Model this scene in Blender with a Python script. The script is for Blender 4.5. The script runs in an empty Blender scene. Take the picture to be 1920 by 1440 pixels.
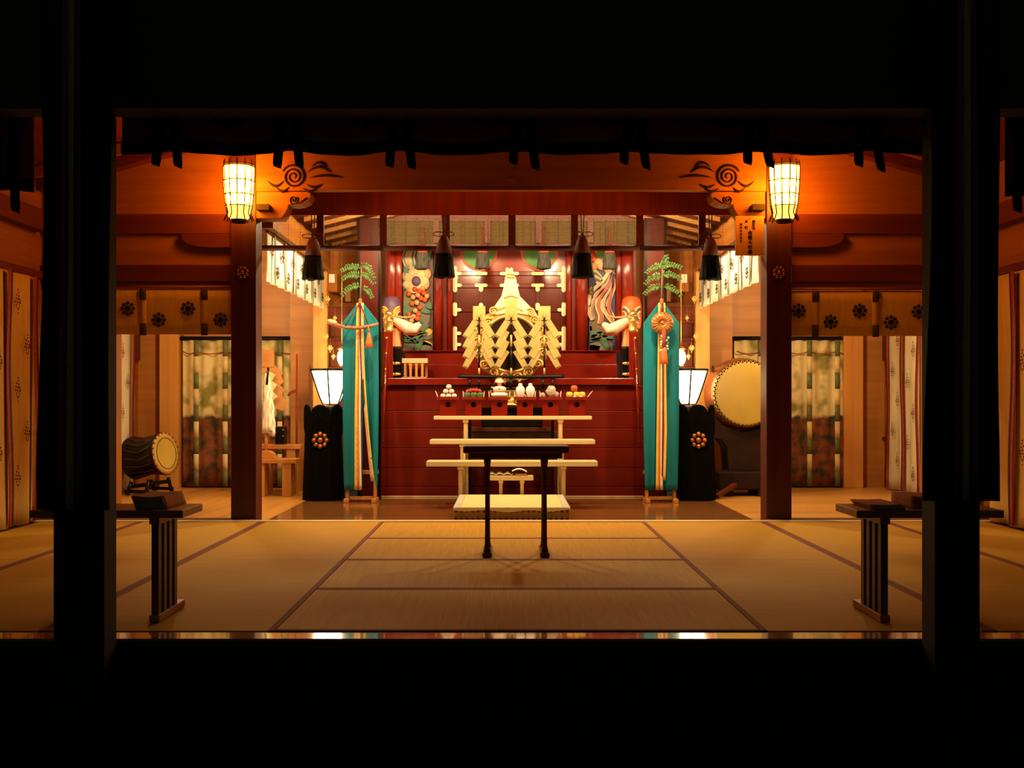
import bpy, bmesh, math, random
from mathutils import Vector, Matrix
random.seed(7)
S = bpy.context.scene
COL = S.collection
PI = math.pi
# ---------------------------------------------------------------- measure: photo pixel at a depth -> metres
F, CX, CY, EYE, CAMX = 1971.0, 952.0, 748.0, 0.878, -0.037
def X(u, d): return (u - CX) * d / F + CAMX
def Z(v, d): return EYE - (v - CY) * d / F
def P(u, v, d): return Vector((X(u, d), d, Z(v, d)))
# ---------------------------------------------------------------- materials
MATS = {}
def mat(name, col, col2=None, rough=0.55, metal=0.0, scale=(6, 6, 6), nscale=1.0, detail=3.0, bump=0.0,
        coat=0.0, emit=None, estr=0.0, spec=0.5, trans=0.0, contrast=(0.35, 0.65), sss=0.0):
    m = bpy.data.materials.new(name); m.use_nodes = True
    nt = m.node_tree; nd = nt.nodes; lk = nt.links
    bs = nd['Principled BSDF']
    bs.inputs['Base Color'].default_value = (*col, 1)
    bs.inputs['Roughness'].default_value = rough
    bs.inputs['Metallic'].default_value = metal
    bs.inputs['Specular IOR Level'].default_value = spec
    bs.inputs['Coat Weight'].default_value = coat
    bs.inputs['Coat Roughness'].default_value = 0.08
    if emit:
        bs.inputs['Emission Color'].default_value = (*emit, 1)
        bs.inputs['Emission Strength'].default_value = estr
    tc = nd.new('ShaderNodeTexCoord'); mp = nd.new('ShaderNodeMapping')
    mp.inputs['Scale'].default_value = scale
    lk.new(tc.outputs['Object'], mp.inputs['Vector'])
    nz = nd.new('ShaderNodeTexNoise'); nz.inputs['Scale'].default_value = nscale; nz.inputs['Detail'].default_value = detail
    lk.new(mp.outputs['Vector'], nz.inputs['Vector'])
    if col2 is None: col2 = tuple(c * 0.82 for c in col)
    rp = nd.new('ShaderNodeValToRGB')
    rp.color_ramp.elements[0].position = contrast[0]; rp.color_ramp.elements[0].color = (*col2, 1)
    rp.color_ramp.elements[1].position = contrast[1]; rp.color_ramp.elements[1].color = (*col, 1)
    lk.new(nz.outputs['Fac'], rp.inputs['Fac']); lk.new(rp.outputs['Color'], bs.inputs['Base Color'])
    if bump:
        bp = nd.new('ShaderNodeBump'); bp.inputs['Strength'].default_value = bump; bp.inputs['Distance'].default_value = 0.004
        lk.new(nz.outputs['Fac'], bp.inputs['Height']); lk.new(bp.outputs['Normal'], bs.inputs['Normal'])
    if trans:
        tr = nd.new('ShaderNodeBsdfTranslucent'); mx = nd.new('ShaderNodeMixShader'); mx.inputs[0].default_value = trans
        lk.new(rp.outputs['Color'], tr.inputs['Color'])
        lk.new(bs.outputs[0], mx.inputs[1]); lk.new(tr.outputs[0], mx.inputs[2]); lk.new(mx.outputs[0], nd['Material Output'].inputs[0])
    MATS[name] = m
    return m
def wood(name, a, b, axis='x', rough=0.5, coat=0.0, k=1.0, bump=0.15, spec=0.5):
    sc = {'x': (0.7, 16, 16), 'y': (16, 0.7, 16), 'z': (16, 16, 0.7)}[axis]
    return mat(name, a, b, rough=rough, coat=coat, scale=tuple(c * k for c in sc), nscale=1.0, detail=5, bump=bump, contrast=(0.3, 0.7), spec=spec)
wood('hall_wood_x', (.38, .125, .016), (.27, .08, .010), 'x', .55, spec=.22)
wood('hall_wood_z', (.38, .125, .016), (.27, .08, .010), 'z', .55, spec=.22)
wood('hall_wood_y', (.38, .125, .016), (.27, .08, .010), 'y', .55, spec=.22)
wood('dark_wood_x', (.15, .026, .005), (.095, .015, .004), 'x', .5, spec=.22)
wood('dark_wood_z', (.15, .026, .005), (.095, .015, .004), 'z', .5, spec=.22)
wood('dark_wood_y', (.15, .026, .005), (.095, .015, .004), 'y', .5, spec=.22)
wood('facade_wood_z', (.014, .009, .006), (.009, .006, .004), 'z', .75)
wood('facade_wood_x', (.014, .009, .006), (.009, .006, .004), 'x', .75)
wood('amber_wood_z', (.66, .30, .065), (.52, .22, .045), 'z', .45)
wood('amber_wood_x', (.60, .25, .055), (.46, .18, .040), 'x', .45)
wood('amber_floor', (.62, .30, .06), (.40, .17, .035), 'y', .34, k=.7)
wood('amber_floor_wide', (.60, .30, .07), (.46, .21, .045), 'x', .34, k=.4)
wood('glossy_floor', (.32, .13, .035), (.20, .075, .02), 'x', .13, coat=.4, k=.7, bump=.04)
wood('sill_wood', (.42, .17, .04), (.27, .10, .025), 'x', .16, coat=1.0, k=.6, bump=0)
MATS['sill_wood'].node_tree.nodes['Principled BSDF'].inputs['Coat Roughness'].default_value = .045
wood('pale_wood_x', (.74, .60, .32), (.62, .48, .24), 'x', .45, bump=.05)
wood('pale_wood_z', (.72, .52, .25), (.60, .40, .18), 'z', .45, bump=.05)
wood('desk_wood_x', (.11, .020, .008), (.07, .012, .005), 'x', .28)
wood('desk_wood_z', (.10, .018, .008), (.06, .010, .005), 'z', .28)
wood('bench_wood_x', (.40, .16, .05), (.28, .10, .032), 'x', .4)
wood('bench_wood_y', (.40, .16, .05), (.28, .10, .032), 'y', .4)
wood('bench_wood_z', (.15, .07, .035), (.09, .042, .02), 'z', .45)
wood('plaque_wood', (.62, .30, .075), (.50, .22, .05), 'z', .4)
mat('tatami', (.62, .335, .034), (.52, .27, .026), rough=.62, scale=(4, 260, 30), nscale=1, detail=2, bump=.12, spec=.12)
mat('tatami_long', (.62, .335, .034), (.52, .27, .026), rough=.62, scale=(260, 4, 30), nscale=1, detail=2, bump=.12, spec=.12)
mat('tatami_border', (.24, .048, .016), (.17, .033, .011), rough=.8, scale=(90, 90, 90))
mat('red_lacquer', (.235, .0135, .0035), (.19, .010, .003), rough=.2, coat=.9, scale=(2, 2, 9))
mat('red_lacquer_dull', (.165, .0100, .003), (.135, .0075, .0022), rough=.34, coat=.10, scale=(1, 6, 12), spec=.25)
mat('column_lacquer', (.28, .018, .005), (.24, .014, .004), rough=.30, coat=.0, scale=(2, 2, 2), spec=.9)
MATS['column_lacquer'].node_tree.nodes['Principled BSDF'].inputs['Anisotropic'].default_value = .92
MATS['column_lacquer'].node_tree.nodes['Principled BSDF'].inputs['Anisotropic Rotation'].default_value = .0
mat('brown_lacquer', (.115, .018, .010), (.09, .014, .008), rough=.16, coat=.6, scale=(2, 2, 6))
mat('post_lacquer', (.095, .0095, .003), (.075, .007, .0025), rough=.4, coat=.0, scale=(10, 10, 1), spec=.2)
mat('black_lacquer', (.006, .005, .005), (.003, .003, .003), rough=.3, scale=(3, 3, 3), spec=.25)
mat('black_cloth', (.003, .0025, .0025), (.002, .002, .002), rough=.9, scale=(50, 50, 5), spec=.04)
mat('tassel_black', (.012, .010, .010), (.004, .004, .004), rough=.85, scale=(160, 160, 3), spec=.15, bump=.5)
mat('tassel_grey', (.085, .080, .060), (.035, .032, .026), rough=.85, scale=(160, 160, 3), spec=.15, bump=.5)
mat('gold', (1.0, .66, .22), (.95, .58, .16), rough=.32, metal=.85, scale=(9, 9, 9))
mat('pale_gold', (1.0, .84, .46), (.98, .80, .40), rough=.5, metal=.25, scale=(9, 9, 9))
mat('gold_paper', (.60, .48, .17), (.52, .40, .13), rough=.42, metal=.35, scale=(3, 3, 3))
mat('bronze', (.56, .20, .045), (.40, .13, .03), rough=.35, metal=.8, scale=(20, 20, 20))
mat('mirror_disc', (.16, .085, .05), (.12, .06, .035), rough=.12, metal=.8, scale=(1, 1, 3))
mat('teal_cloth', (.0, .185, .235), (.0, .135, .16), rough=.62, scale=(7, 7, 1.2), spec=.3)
mat('teal_cloth_unlit', (.012, .030, .032), (.008, .018, .02), rough=.85, scale=(7, 7, 1.2), spec=.1)  # darkened copy of teal_cloth, doorway shade put into its colour
for n, c in dict(yellow=(.78, .55, .06), orange=(.72, .13, .02), white=(.80, .74, .62), plum=(.05, .008, .02), pink=(.72, .42, .40),
                 red=(.42, .022, .008), aqua=(.35, .55, .45), cream=(.80, .62, .30), green=(.02, .15, .05), moss=(.15, .16, .055),
                 grey=(.19, .17, .13), blue=(.04, .03, .16), violet=(.16, .08, .16), peach=(.85, .38, .16), flame=(.72, .10, .015),
                 disc_green=(.10, .30, .07), brownrock=(.17, .10, .05), leaf=(.05, .18, .09), lacquer_brown=(.10, .02, .01)).items():
    mat(n + '_paint', c, rough=.5, scale=(14, 14, 14))
mat('white_cloth', (.86, .77, .56), (.80, .70, .48), rough=.85, scale=(40, 40, 4), spec=.1, trans=.25)
mat('alcove_cloth', (.90, .87, .80), (.84, .80, .72), rough=.85, scale=(40, 40, 4), spec=.1, trans=.25)
mat('tan_cloth', (.70, .44, .12), (.63, .385, .10), rough=.85, scale=(40, 40, 6), spec=.1)
mat('crest_ink', (.020, .008, .008), (.014, .006, .006), rough=.85, scale=(30, 30, 30), spec=.1)
mat('motif_ink', (.13, .03, .02), (.10, .022, .015), rough=.85, scale=(30, 30, 30), spec=.1)
mat('band_grey', (.105, .066, .040), (.066, .040, .024), rough=.85, scale=(120, 120, 40), spec=.1)
mat('band_green', (.26, .28, .14), (.20, .22, .11), rough=.85, scale=(120, 120, 40), spec=.1)
mat('red_ribbon', (.42, .03, .012), (.32, .02, .01), rough=.6, scale=(10, 10, 60))
mat('dark_ribbon', (.05, .010, .012), (.03, .006, .008), rough=.6, scale=(10, 10, 60))
mat('maku_cloth', (.34, .13, .05), (.26, .09, .035), rough=.9, scale=(6, 6, 3), spec=.05, trans=.14)
mat('maku_hem', (.040, .016, .010), (.030, .012, .008), rough=.9, scale=(6, 6, 3), spec=.05, trans=.08)
mat('paper_white', (.86, .80, .66), (.80, .72, .56), rough=.7, scale=(20, 20, 20))
mat('paper_tan', (.47, .20, .05), (.42, .17, .04), rough=.7, scale=(20, 20, 20))
mat('paper_straw', (.66, .58, .30), (.58, .50, .24), rough=.7, scale=(20, 20, 20))
mat('porcelain', (.84, .82, .78), (.80, .78, .74), rough=.2, coat=.3, scale=(3, 3, 3))
mat('mochi', (.88, .80, .70), (.84, .74, .64), rough=.6, scale=(12, 12, 12))
mat('crystal', (.62, .52, .42), (.36, .27, .20), rough=.15, coat=.6, scale=(60, 60, 60), bump=.6)
mat('tomato', (.60, .045, .012), (.52, .03, .01), rough=.25, scale=(8, 8, 8))
mat('apple_red', (.50, .07, .025), (.58, .16, .05), rough=.3, scale=(16, 16, 5))
mat('apple_yellow', (.72, .56, .06), (.62, .50, .06), rough=.3, scale=(12, 12, 12))
mat('leaf_green', (.10, .20, .055), (.05, .12, .035), rough=.4, scale=(30, 30, 30))
mat('sakaki_leaf', (.055, .17, .03), (.03, .10, .02), rough=.5, scale=(24, 24, 24))
mat('orange_fruit', (.78, .30, .02), (.70, .24, .015), rough=.4, scale=(30, 30, 30))
mat('drum_skin', (.52, .36, .07), (.44, .29, .05), rough=.45, scale=(2.5, 2.5, 2.5))
mat('drum_body', (.20, .055, .014), (.14, .035, .010), rough=.3, coat=.3, scale=(1, 3, 14))
mat('cord_red', (.34, .05, .02), (.26, .035, .015), rough=.8, scale=(60, 60, 60))
mat('cord_brown', (.13, .022, .012), (.09, .014, .008), rough=.8, scale=(60, 60, 60))
mat('tassel_net', (.15, .032, .012), (.09, .018, .008), rough=.8, scale=(90, 90, 90), bump=.4)
mat('roll_cloth', (.10, .016, .010), (.07, .011, .007), rough=.7, scale=(4, 30, 30))
mat('header_cloth', (.46, .055, .012), (.34, .038, .009), rough=.7, scale=(22, 22, .8), detail=2)
mat('brocade_strip', (.20, .030, .011), (.14, .020, .008), rough=.7, scale=(40, 40, 40))
mat('brocade_rose', (.30, .15, .10), (.24, .09, .06), rough=.7, scale=(60, 60, 60))
mat('ribbed_bronze', (.40, .17, .05), (.28, .10, .03), rough=.4, metal=.35, scale=(20, 20, 20))
mat('seat_straw', (.76, .60, .26), (.70, .53, .21), rough=.6, scale=(90, 6, 30), bump=.08)
mat('seat_edge', (.52, .50, .42), (.40, .38, .31), rough=.7, scale=(60, 60, 60))
mat('seat_cloth', (.50, .33, .09), (.43, .28, .075), rough=.8, scale=(30, 30, 30))
mat('seat_mark', (.10, .055, .025), (.08, .04, .02), rough=.8, scale=(30, 30, 30))
mat('sword_wrap', (.36, .15, .06), (.24, .09, .035), rough=.5, scale=(60, 10, 60))
mat('lattice_dark', (.026, .009, .004), (.017, .006, .003), rough=.6, scale=(9, 9, 9), spec=.2)
mat('soil_dark', (.02, .016, .012), rough=.95, scale=(5, 5, 5))
mat('cushion_grey', (.34, .30, .20), (.27, .24, .16), rough=.9, scale=(30, 30, 30), spec=.1)
mat('cushion_brown', (.52, .20, .06), (.44, .16, .045), rough=.85, scale=(20, 20, 20), spec=.15)
WARM = (1.0, .40, .075)
mat('lamp_glow', (.9, .7, .4), rough=.6, emit=(1.0, .30, .015), estr=40.0)
wood('pillar_wood', (.10, .014, .004), (.065, .009, .003), 'z', .42)
mat('lamp_glow_low', (.9, .6, .3), rough=.6, emit=(1.0, .38, .05), estr=3.0)
mat('lantern_glow', (.9, .8, .5), rough=.6, emit=(1.0, .74, .36), estr=9.0)
mat('small_glow', (.9, .8, .6), rough=.6, emit=(1.0, .8, .45), estr=9.0)
def blind(name, col, clear):
    m = bpy.data.materials.new(name); m.use_nodes = True
    nt = m.node_tree; nd = nt.nodes; lk = nt.links; bs = nd['Principled BSDF']
    bs.inputs['Base Color'].default_value = (*col, 1); bs.inputs['Roughness'].default_value = .6
    tr = nd.new('ShaderNodeBsdfTransparent'); mx = nd.new('ShaderNodeMixShader')
    tc = nd.new('ShaderNodeTexCoord'); w = nd.new('ShaderNodeTexWave'); w.bands_direction = 'Z'
    w.inputs['Scale'].default_value = 26; w.inputs['Distortion'].default_value = .6; w.inputs['Detail'].default_value = 1
    lk.new(tc.outputs['Object'], w.inputs['Vector'])
    mr = nd.new('ShaderNodeMapRange'); mr.inputs['To Min'].default_value = clear - .14; mr.inputs['To Max'].default_value = clear + .14
    lk.new(w.outputs['Fac'], mr.inputs['Value']); lk.new(mr.outputs['Result'], mx.inputs[0])
    lk.new(bs.outputs[0], mx.inputs[1]); lk.new(tr.outputs[0], mx.inputs[2]); lk.new(mx.outputs[0], nd['Material Output'].inputs[0])
    MATS[name] = m
blind('bamboo_front', (.13, .075, .02), .60)
blind('bamboo_rear', (.21, .125, .03), .28)
def landscape():
    m = bpy.data.materials.new('landscape_cloth'); m.use_nodes = True
    nt = m.node_tree; nd = nt.nodes; lk = nt.links; bs = nd['Principled BSDF']; bs.inputs['Roughness'].default_value = .8
    tc = nd.new('ShaderNodeTexCoord'); sp = nd.new('ShaderNodeSeparateXYZ'); lk.new(tc.outputs['Object'], sp.inputs[0])
    n1 = nd.new('ShaderNodeTexNoise'); n1.inputs['Scale'].default_value = 4.2; n1.inputs['Detail'].default_value = 2
    n2 = nd.new('ShaderNodeTexNoise'); n2.inputs['Scale'].default_value = 9; n2.inputs['Detail'].default_value = 3
    lk.new(tc.outputs['Object'], n1.inputs['Vector']); lk.new(tc.outputs['Object'], n2.inputs['Vector'])
    up = nd.new('ShaderNodeValToRGB'); e = up.color_ramp.elements      # painted trees over pale ground
    e[0].position = .48; e[0].color = (.72, .60, .30, 1); e[1].position = .62; e[1].color = (.24, .22, .05, 1)
    lk.new(n1.outputs['Fac'], up.inputs['Fac'])
    dn = nd.new('ShaderNodeValToRGB'); e = dn.color_ramp.elements
    e[0].position = .38; e[0].color = (.035, .028, .014, 1); e[1].position = .6; e[1].color = (.24, .062, .016, 1)
    lk.new(n2.outputs['Fac'], dn.inputs['Fac'])
    ad = nd.new('ShaderNodeMath'); ad.operation = 'MULTIPLY_ADD'; ad.inputs[1].default_value = .10; lk.new(n2.outputs['Fac'], ad.inputs[0]); lk.new(sp.outputs['Z'], ad.inputs[2])
    st = nd.new('ShaderNodeMapRange'); st.inputs['From Min'].default_value = .76; st.inputs['From Max'].default_value = .80
    lk.new(ad.outputs[0], st.inputs['Value'])
    mx = nd.new('ShaderNodeMixRGB'); lk.new(st.outputs['Result'], mx.inputs[0]); lk.new(dn.outputs[0], mx.inputs[1]); lk.new(up.outputs[0], mx.inputs[2])
    lk.new(mx.outputs[0], bs.inputs['Base Color']); MATS['landscape_cloth'] = m
landscape()
# ---------------------------------------------------------------- mesh builder
BASE = {}
class B:
    def __init__(s): s.v = []; s.f = []; s.fm = []; s.fs = []; s.mats = []; s.mi = 0; s.sm = False
    def mat(s, name):
        if name not in s.mats: s.mats.append(name)
        s.mi = s.mats.index(name); return s
    def add(s, vs, fs, smooth=None):
        o = len(s.v); s.v.extend(Vector(v) for v in vs)
        for f in fs:
            s.f.append([o + i for i in f]); s.fm.append(s.mi); s.fs.append(s.sm if smooth is None else smooth)
        return s
    def box(s, x0, x1, y0, y1, z0, z1):
        return s.add([(x0, y0, z0), (x1, y0, z0), (x1, y1, z0), (x0, y1, z0), (x0, y0, z1), (x1, y0, z1), (x1, y1, z1), (x0, y1, z1)],
                     [(0, 3, 2, 1), (4, 5, 6, 7), (0, 1, 5, 4), (1, 2, 6, 5), (2, 3, 7, 6), (3, 0, 4, 7)], False)
    def hexa(s, lo, hi): # two quads (4 pts each)
        return s.add(list(lo) + list(hi), [(0, 3, 2, 1), (4, 5, 6, 7), (0, 1, 5, 4), (1, 2, 6, 5), (2, 3, 7, 6), (3, 0, 4, 7)], False)
    def bar(s, p0, p1, w, h, up=(0, 0, 1)):
        p0 = Vector(p0); p1 = Vector(p1); d = (p1 - p0).normalized(); a = d.cross(Vector(up))
        if a.length < 1e-4: a = Vector((1, 0, 0))
        a.normalize(); b = a.cross(d).normalized(); a *= w / 2; b *= h / 2
        return s.hexa([p0 - a - b, p0 + a - b, p0 + a + b, p0 - a + b], [p1 - a - b, p1 + a - b, p1 + a + b, p1 - a + b])
    def tube(s, pts, r, n=8, caps=True):
        pts = [Vector(p) for p in pts]; k = len(pts); rs = r if isinstance(r, (list, tuple)) else [r] * k
        vs = []; ref = None
        for i, p in enumerate(pts):
            d = (pts[min(i + 1, k - 1)] - pts[max(i - 1, 0)])
            d = d.normalized() if d.length > 1e-9 else Vector((0, 0, 1))
            if ref is None:
                ref = d.orthogonal().normalized()
            a = ref - d * ref.dot(d)
            a = a.normalized() if a.length > 1e-6 else d.orthogonal().normalized()
            ref = a; b = d.cross(a)
            for j in range(n):
                t = 2 * PI * j / n; vs.append(p + (a * math.cos(t) + b * math.sin(t)) * rs[i])
        fs = [(i * n + j, i * n + (j + 1) % n, (i + 1) * n + (j + 1) % n, (i + 1) * n + j) for i in range(k - 1) for j in range(n)]
        s.add(vs, fs, True)
        if caps:
            o = len(s.v) - len(vs)
            for fc in ([o + j for j in range(n)][::-1], [o + (k - 1) * n + j for j in range(n)]):
                s.f.append(fc); s.fm.append(s.mi); s.fs.append(False)
        return s
    def cyl(s, p0, p1, r0, r1=None, n=20): return s.tube([p0, p1], [r0, r0 if r1 is None else r1], n)
    def lathe(s, c, prof, n=24, M=None, lobes=None):
        c = Vector(c); vs = []
        for r, z in prof:
            for j in range(n):
                t = 2 * PI * j / n; q = Vector((r * math.cos(t), r * math.sin(t), z))
                vs.append(c + (M @ q if M else q))
        k = len(prof)
        fs = [(i * n + j, i * n + (j + 1) % n, (i + 1) * n + (j + 1) % n, (i + 1) * n + j) for i in range(k - 1) for j in range(n)]
        fs += [list(range(n))[::-1], [(k - 1) * n + j for j in range(n)]]
        s.add(vs, fs, True)
        s.fs[-1] = s.fs[-2] = False
        return s
    def ell(s, c, r, n=16, m=10, M=None):
        if not isinstance(r, (list, tuple)): r = (r, r, r)
        c = Vector(c); vs = []
        for i in range(m + 1):
            a = PI * i / m; a = min(max(a, .02), PI - .02)
            for j in range(n):
                t = 2 * PI * j / n; q = Vector((r[0] * math.sin(a) * math.cos(t), r[1] * math.sin(a) * math.sin(t), -r[2] * math.cos(a)))
                vs.append(c + (M @ q if M else q))
        fs = [(i * n + j, i * n + (j + 1) % n, (i + 1) * n + (j + 1) % n, (i + 1) * n + j) for i in range(m) for j in range(n)]
        fs += [list(range(n))[::-1], [m * n + j for j in range(n)]]
        return s.add(vs, fs, True)
    def prism(s, poly, d0, d1, plane='xz'):
        n = len(poly)
        def q(a, b, d): return (a, d, b) if plane == 'xz' else ((d, a, b) if plane == 'yz' else (a, b, d))
        vs = [q(a, b, d0) for a, b in poly] + [q(a, b, d1) for a, b in poly]
        fs = [list(range(n)), list(range(2 * n - 1, n - 1, -1))] + [(i, i + n, (i + 1) % n + n, (i + 1) % n) for i in range(n)]
        return s.add(vs, fs, False)
    def sheet(s, fn, nu, nv, th, nrm):
        nrm = Vector(nrm).normalized() * th; vs = []
        for k in (0, 1):
            for i in range(nu + 1):
                for j in range(nv + 1): vs.append(Vector(fn(i / nu, j / nv)) + nrm * k)
        w = nv + 1; o = (nu + 1) * w; fs = []
        for i in range(nu):
            for j in range(nv):
                a = i * w + j; fs.append((a, a + w, a + w + 1, a + 1)); fs.append((o + a, o + a + 1, o + a + w + 1, o + a + w))
        for i in range(nu):
            a = i * w; fs.append((a, o + a, o + a + w, a + w)); b = a + nv; fs.append((b, b + w, o + b + w, o + b))
        for j in range(nv):
            fs.append((j, j + 1, o + j + 1, o + j)); b = nu * w + j; fs.append((b, o + b, o + b + 1, b + 1))
        return s.add(vs, fs, True)
    def dot(s, c, u, v, n, r, th=.002, k=10, sq=1.0):
        c = Vector(c); u = Vector(u); v = Vector(v); n = Vector(n)
        ring = [c + (u * math.cos(2 * PI * i / k) * sq + v * math.sin(2 * PI * i / k)) * r for i in range(k)]
        return s.add(ring + [p + n * th for p in ring], [list(range(k))[::-1], list(range(k, 2 * k))] + [(i, (i + 1) % k, (i + 1) % k + k, i + k) for i in range(k)], False)
    def build(s, name, parent=None, base=None, bevel=0.0, label=None):
        me = bpy.data.meshes.new(name)
        if parent is None:
            if base is None:
                xs = [p.x for p in s.v]; ys = [p.y for p in s.v]; zs = [p.z for p in s.v]
                base = ((min(xs) + max(xs)) / 2, (min(ys) + max(ys)) / 2, min(zs))
            base = Vector(base)
        else: base = BASE[parent.name]
        me.from_pydata([p - base for p in s.v], [], s.f)
        for m in s.mats: me.materials.append(MATS[m])
        me.polygons.foreach_set('material_index', s.fm); me.polygons.foreach_set('use_smooth', s.fs)
        bm = bmesh.new(); bm.from_mesh(me); bmesh.ops.recalc_face_normals(bm, faces=bm.faces); bm.to_mesh(me); bm.free()
        o = bpy.data.objects.new(name, me); COL.objects.link(o)
        BASE[o.name] = base
        if parent is None: o.location = base
        else: o.parent = parent
        if bevel:
            b = o.modifiers.new('soft_edge', 'BEVEL'); b.width = bevel; b.segments = 2; b.limit_method = 'ANGLE'; b.angle_limit = .7
        if label: o['label'] = label
        return o
def tag(o, label, cat, group=None):
    o['label'] = label; o['category'] = cat
    if group: o['group'] = group
    return o
def struct(o, label=None):
    o['kind'] = 'structure'
    if label: o['label'] = label
    return o
def thing(name, label, cat, base, group=None):
    o = bpy.data.objects.new(name, None); COL.objects.link(o); o.location = base; o.empty_display_size = .1
    BASE[o.name] = Vector(base); return tag(o, label, cat, group)
def copy_tree(root, loc, label=None, group=None):
    r = root.copy(); COL.objects.link(r); r.location = loc
    if label: r['label'] = label
    if group: r['group'] = group
    BASE[r.name] = Vector(loc)
    def kids(a, b):
        for ch in list(a.children):
            c = ch.copy(); COL.objects.link(c); c.parent = b; BASE[c.name] = Vector(loc); kids(ch, c)
    kids(root, r); return r
def mk(mname): return B().mat(mname)
# pattern helpers -----------------------------------------------------------
def crest(b, c, u, v, n, r, ink='crest_ink', th=.002):
    """round crest: one disc ringed by eight smaller discs"""
    b.mat(ink); c = Vector(c); u = Vector(u); v = Vector(v)
    b.dot(c, u, v, n, r * .40, th, 14)
    for k in range(8):
        t = 2 * PI * k / 8; b.dot(c + (u * math.cos(t) + v * math.sin(t)) * r * .76, u, v, n, r * .235, th, 10)
def spray(b, c, u, v, n, h, ink='motif_ink', th=.002):
    """little branching leaf spray"""
    b.mat(ink); c = Vector(c); u = Vector(u); v = Vector(v)
    for a, q, r in ((0, .48, .05), (.02, .36, .045), (-.10, .26, .05), (.08, .22, .055), (-.16, .12, .05), (0, .10, .06), (.16, .08, .06), (-.20, -.01, .055),
                    (-.05, -.03, .05), (.10, -.04, .055), (.21, -.03, .05), (-.10, -.14, .045), (.12, -.15, .045), (-.10, -.24, .04), (.09, -.25, .04), (-.01, -.31, .045), (0, -.46, .03)):
        b.dot(c + u * a * h + v * q * h, u, v, n, r * h, th, 6, .8)
def spiral(c, r0, turns, n=40, sx=1, start=0.0, plane_y=None):
    return [(c[0] + sx * r0 * (1 - i / n * .88) * math.cos(start + 2 * PI * turns * i / n), plane_y, c[1] + r0 * (1 - i / n * .88) * math.sin(start + 2 * PI * turns * i / n)) for i in range(n + 1)]
# ================================================================ SETTING
FL = -0.05                       # boarded floor beyond the mats
# ---- outside: doorway front, seen unlit
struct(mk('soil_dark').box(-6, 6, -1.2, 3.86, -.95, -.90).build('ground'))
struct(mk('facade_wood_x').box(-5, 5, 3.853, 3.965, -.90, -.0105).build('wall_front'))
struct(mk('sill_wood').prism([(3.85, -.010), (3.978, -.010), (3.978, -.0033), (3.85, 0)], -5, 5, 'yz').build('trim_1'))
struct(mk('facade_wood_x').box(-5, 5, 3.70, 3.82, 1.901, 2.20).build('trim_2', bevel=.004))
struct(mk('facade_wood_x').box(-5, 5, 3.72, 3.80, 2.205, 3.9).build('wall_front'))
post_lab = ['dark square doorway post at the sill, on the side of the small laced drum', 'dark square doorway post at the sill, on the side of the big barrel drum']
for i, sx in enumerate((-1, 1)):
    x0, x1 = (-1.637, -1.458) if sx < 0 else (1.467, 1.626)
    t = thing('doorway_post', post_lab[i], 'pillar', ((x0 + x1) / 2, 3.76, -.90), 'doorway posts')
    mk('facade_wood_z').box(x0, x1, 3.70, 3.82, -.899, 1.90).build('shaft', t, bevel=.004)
# ---- hall floor slab, mats
struct(mk('dark_wood_x').box(-3.6, 3.6, 3.98, 7.60, -.30, -.056).build('floor'))
def mat_thing(x0, x1, y0, y1, lab, cross):
    g = .0015
    t = thing('tatami_mat', lab, 'tatami mat', ((x0 + x1) / 2, (y0 + y1) / 2, -.055), 'tatami mats on the hall floor')
    e = .027
    m = 'tatami' if not cross else 'tatami_long'
    b = mk(m)
    if cross: b.box(x0 + g, x1 - g, y0 + e, y1 - e, -.055, 0)
    else: b.box(x0 + e, x1 - e, y0 + g, y1 - g, -.055, 0)
    b.build('straw_body', t)
    for k in (0, 1):
        c = mk('tatami_border')
        if cross:
            ya, yb = (y0 + g, y0 + e) if k == 0 else (y1 - e, y1 - g)
            c.box(x0 + g, x1 - g, ya, yb, -.055, .0012)
        else:
            xa, xb = (x0 + g, x0 + e) if k == 0 else (x1 - e, x1 - g)
            c.box(xa, xb, y0 + g, y1 - g, -.055, .0012)
        c.build('cloth_border', t)
ys = [3.98, 4.862, 5.744, 6.626, 7.508]
clab = ['crosswise tatami mat right behind the polished doorway sill', 'crosswise tatami mat in the middle strip, second from the doorway sill',
        'crosswise tatami mat under the feet of the small dark desk', 'crosswise tatami mat at the pale strip before the kneeling platform']
for i in range(4): mat_thing(-.92, .92, ys[i], ys[i + 1], clab[i], True)
xs = [.92, 1.79, 2.66, 3.40]
pos = ['next to the middle strip', 'second out from the middle strip', 'against the side wall']
for sx, side in ((-1, 'small-drum side'), (1, 'barrel-drum side')):
    for i in range(3):
        for k in range(2):
            a, b_ = sorted((sx * xs[i], sx * xs[i + 1]))
            mat_thing(a, b_, ys[0] if k == 0 else ys[2], ys[2] if k == 0 else ys[4],
                      f"lengthwise tatami mat {pos[i]}, {'doorway end' if k == 0 else 'inner-pillar end'}, {side}", False)
struct(mk('pale_wood_x').box(-3.45, 3.45, 7.51, 7.60, -.055, .004).build('trim_3', bevel=.002))
struct(mk('dark_wood_x').box(-3.6, -1.88, 7.602, 7.70, -.30, .008).build('trim_4', bevel=.002))
struct(mk('dark_wood_x').box(1.85, 3.6, 7.602, 7.70, -.30, .008).build('trim_5', bevel=.002))
struct(mk('glossy_floor').box(-1.878, 1.848, 7.602, 9.93, -.30, FL).build('floor'))
struct(mk('amber_floor').box(-4.03, -1.88, 7.702, 11.15, -.30, FL).build('floor'))
struct(mk('amber_floor_wide').box(1.85, 4.03, 7.702, 11.15, -.30, FL).build('floor'))
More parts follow.
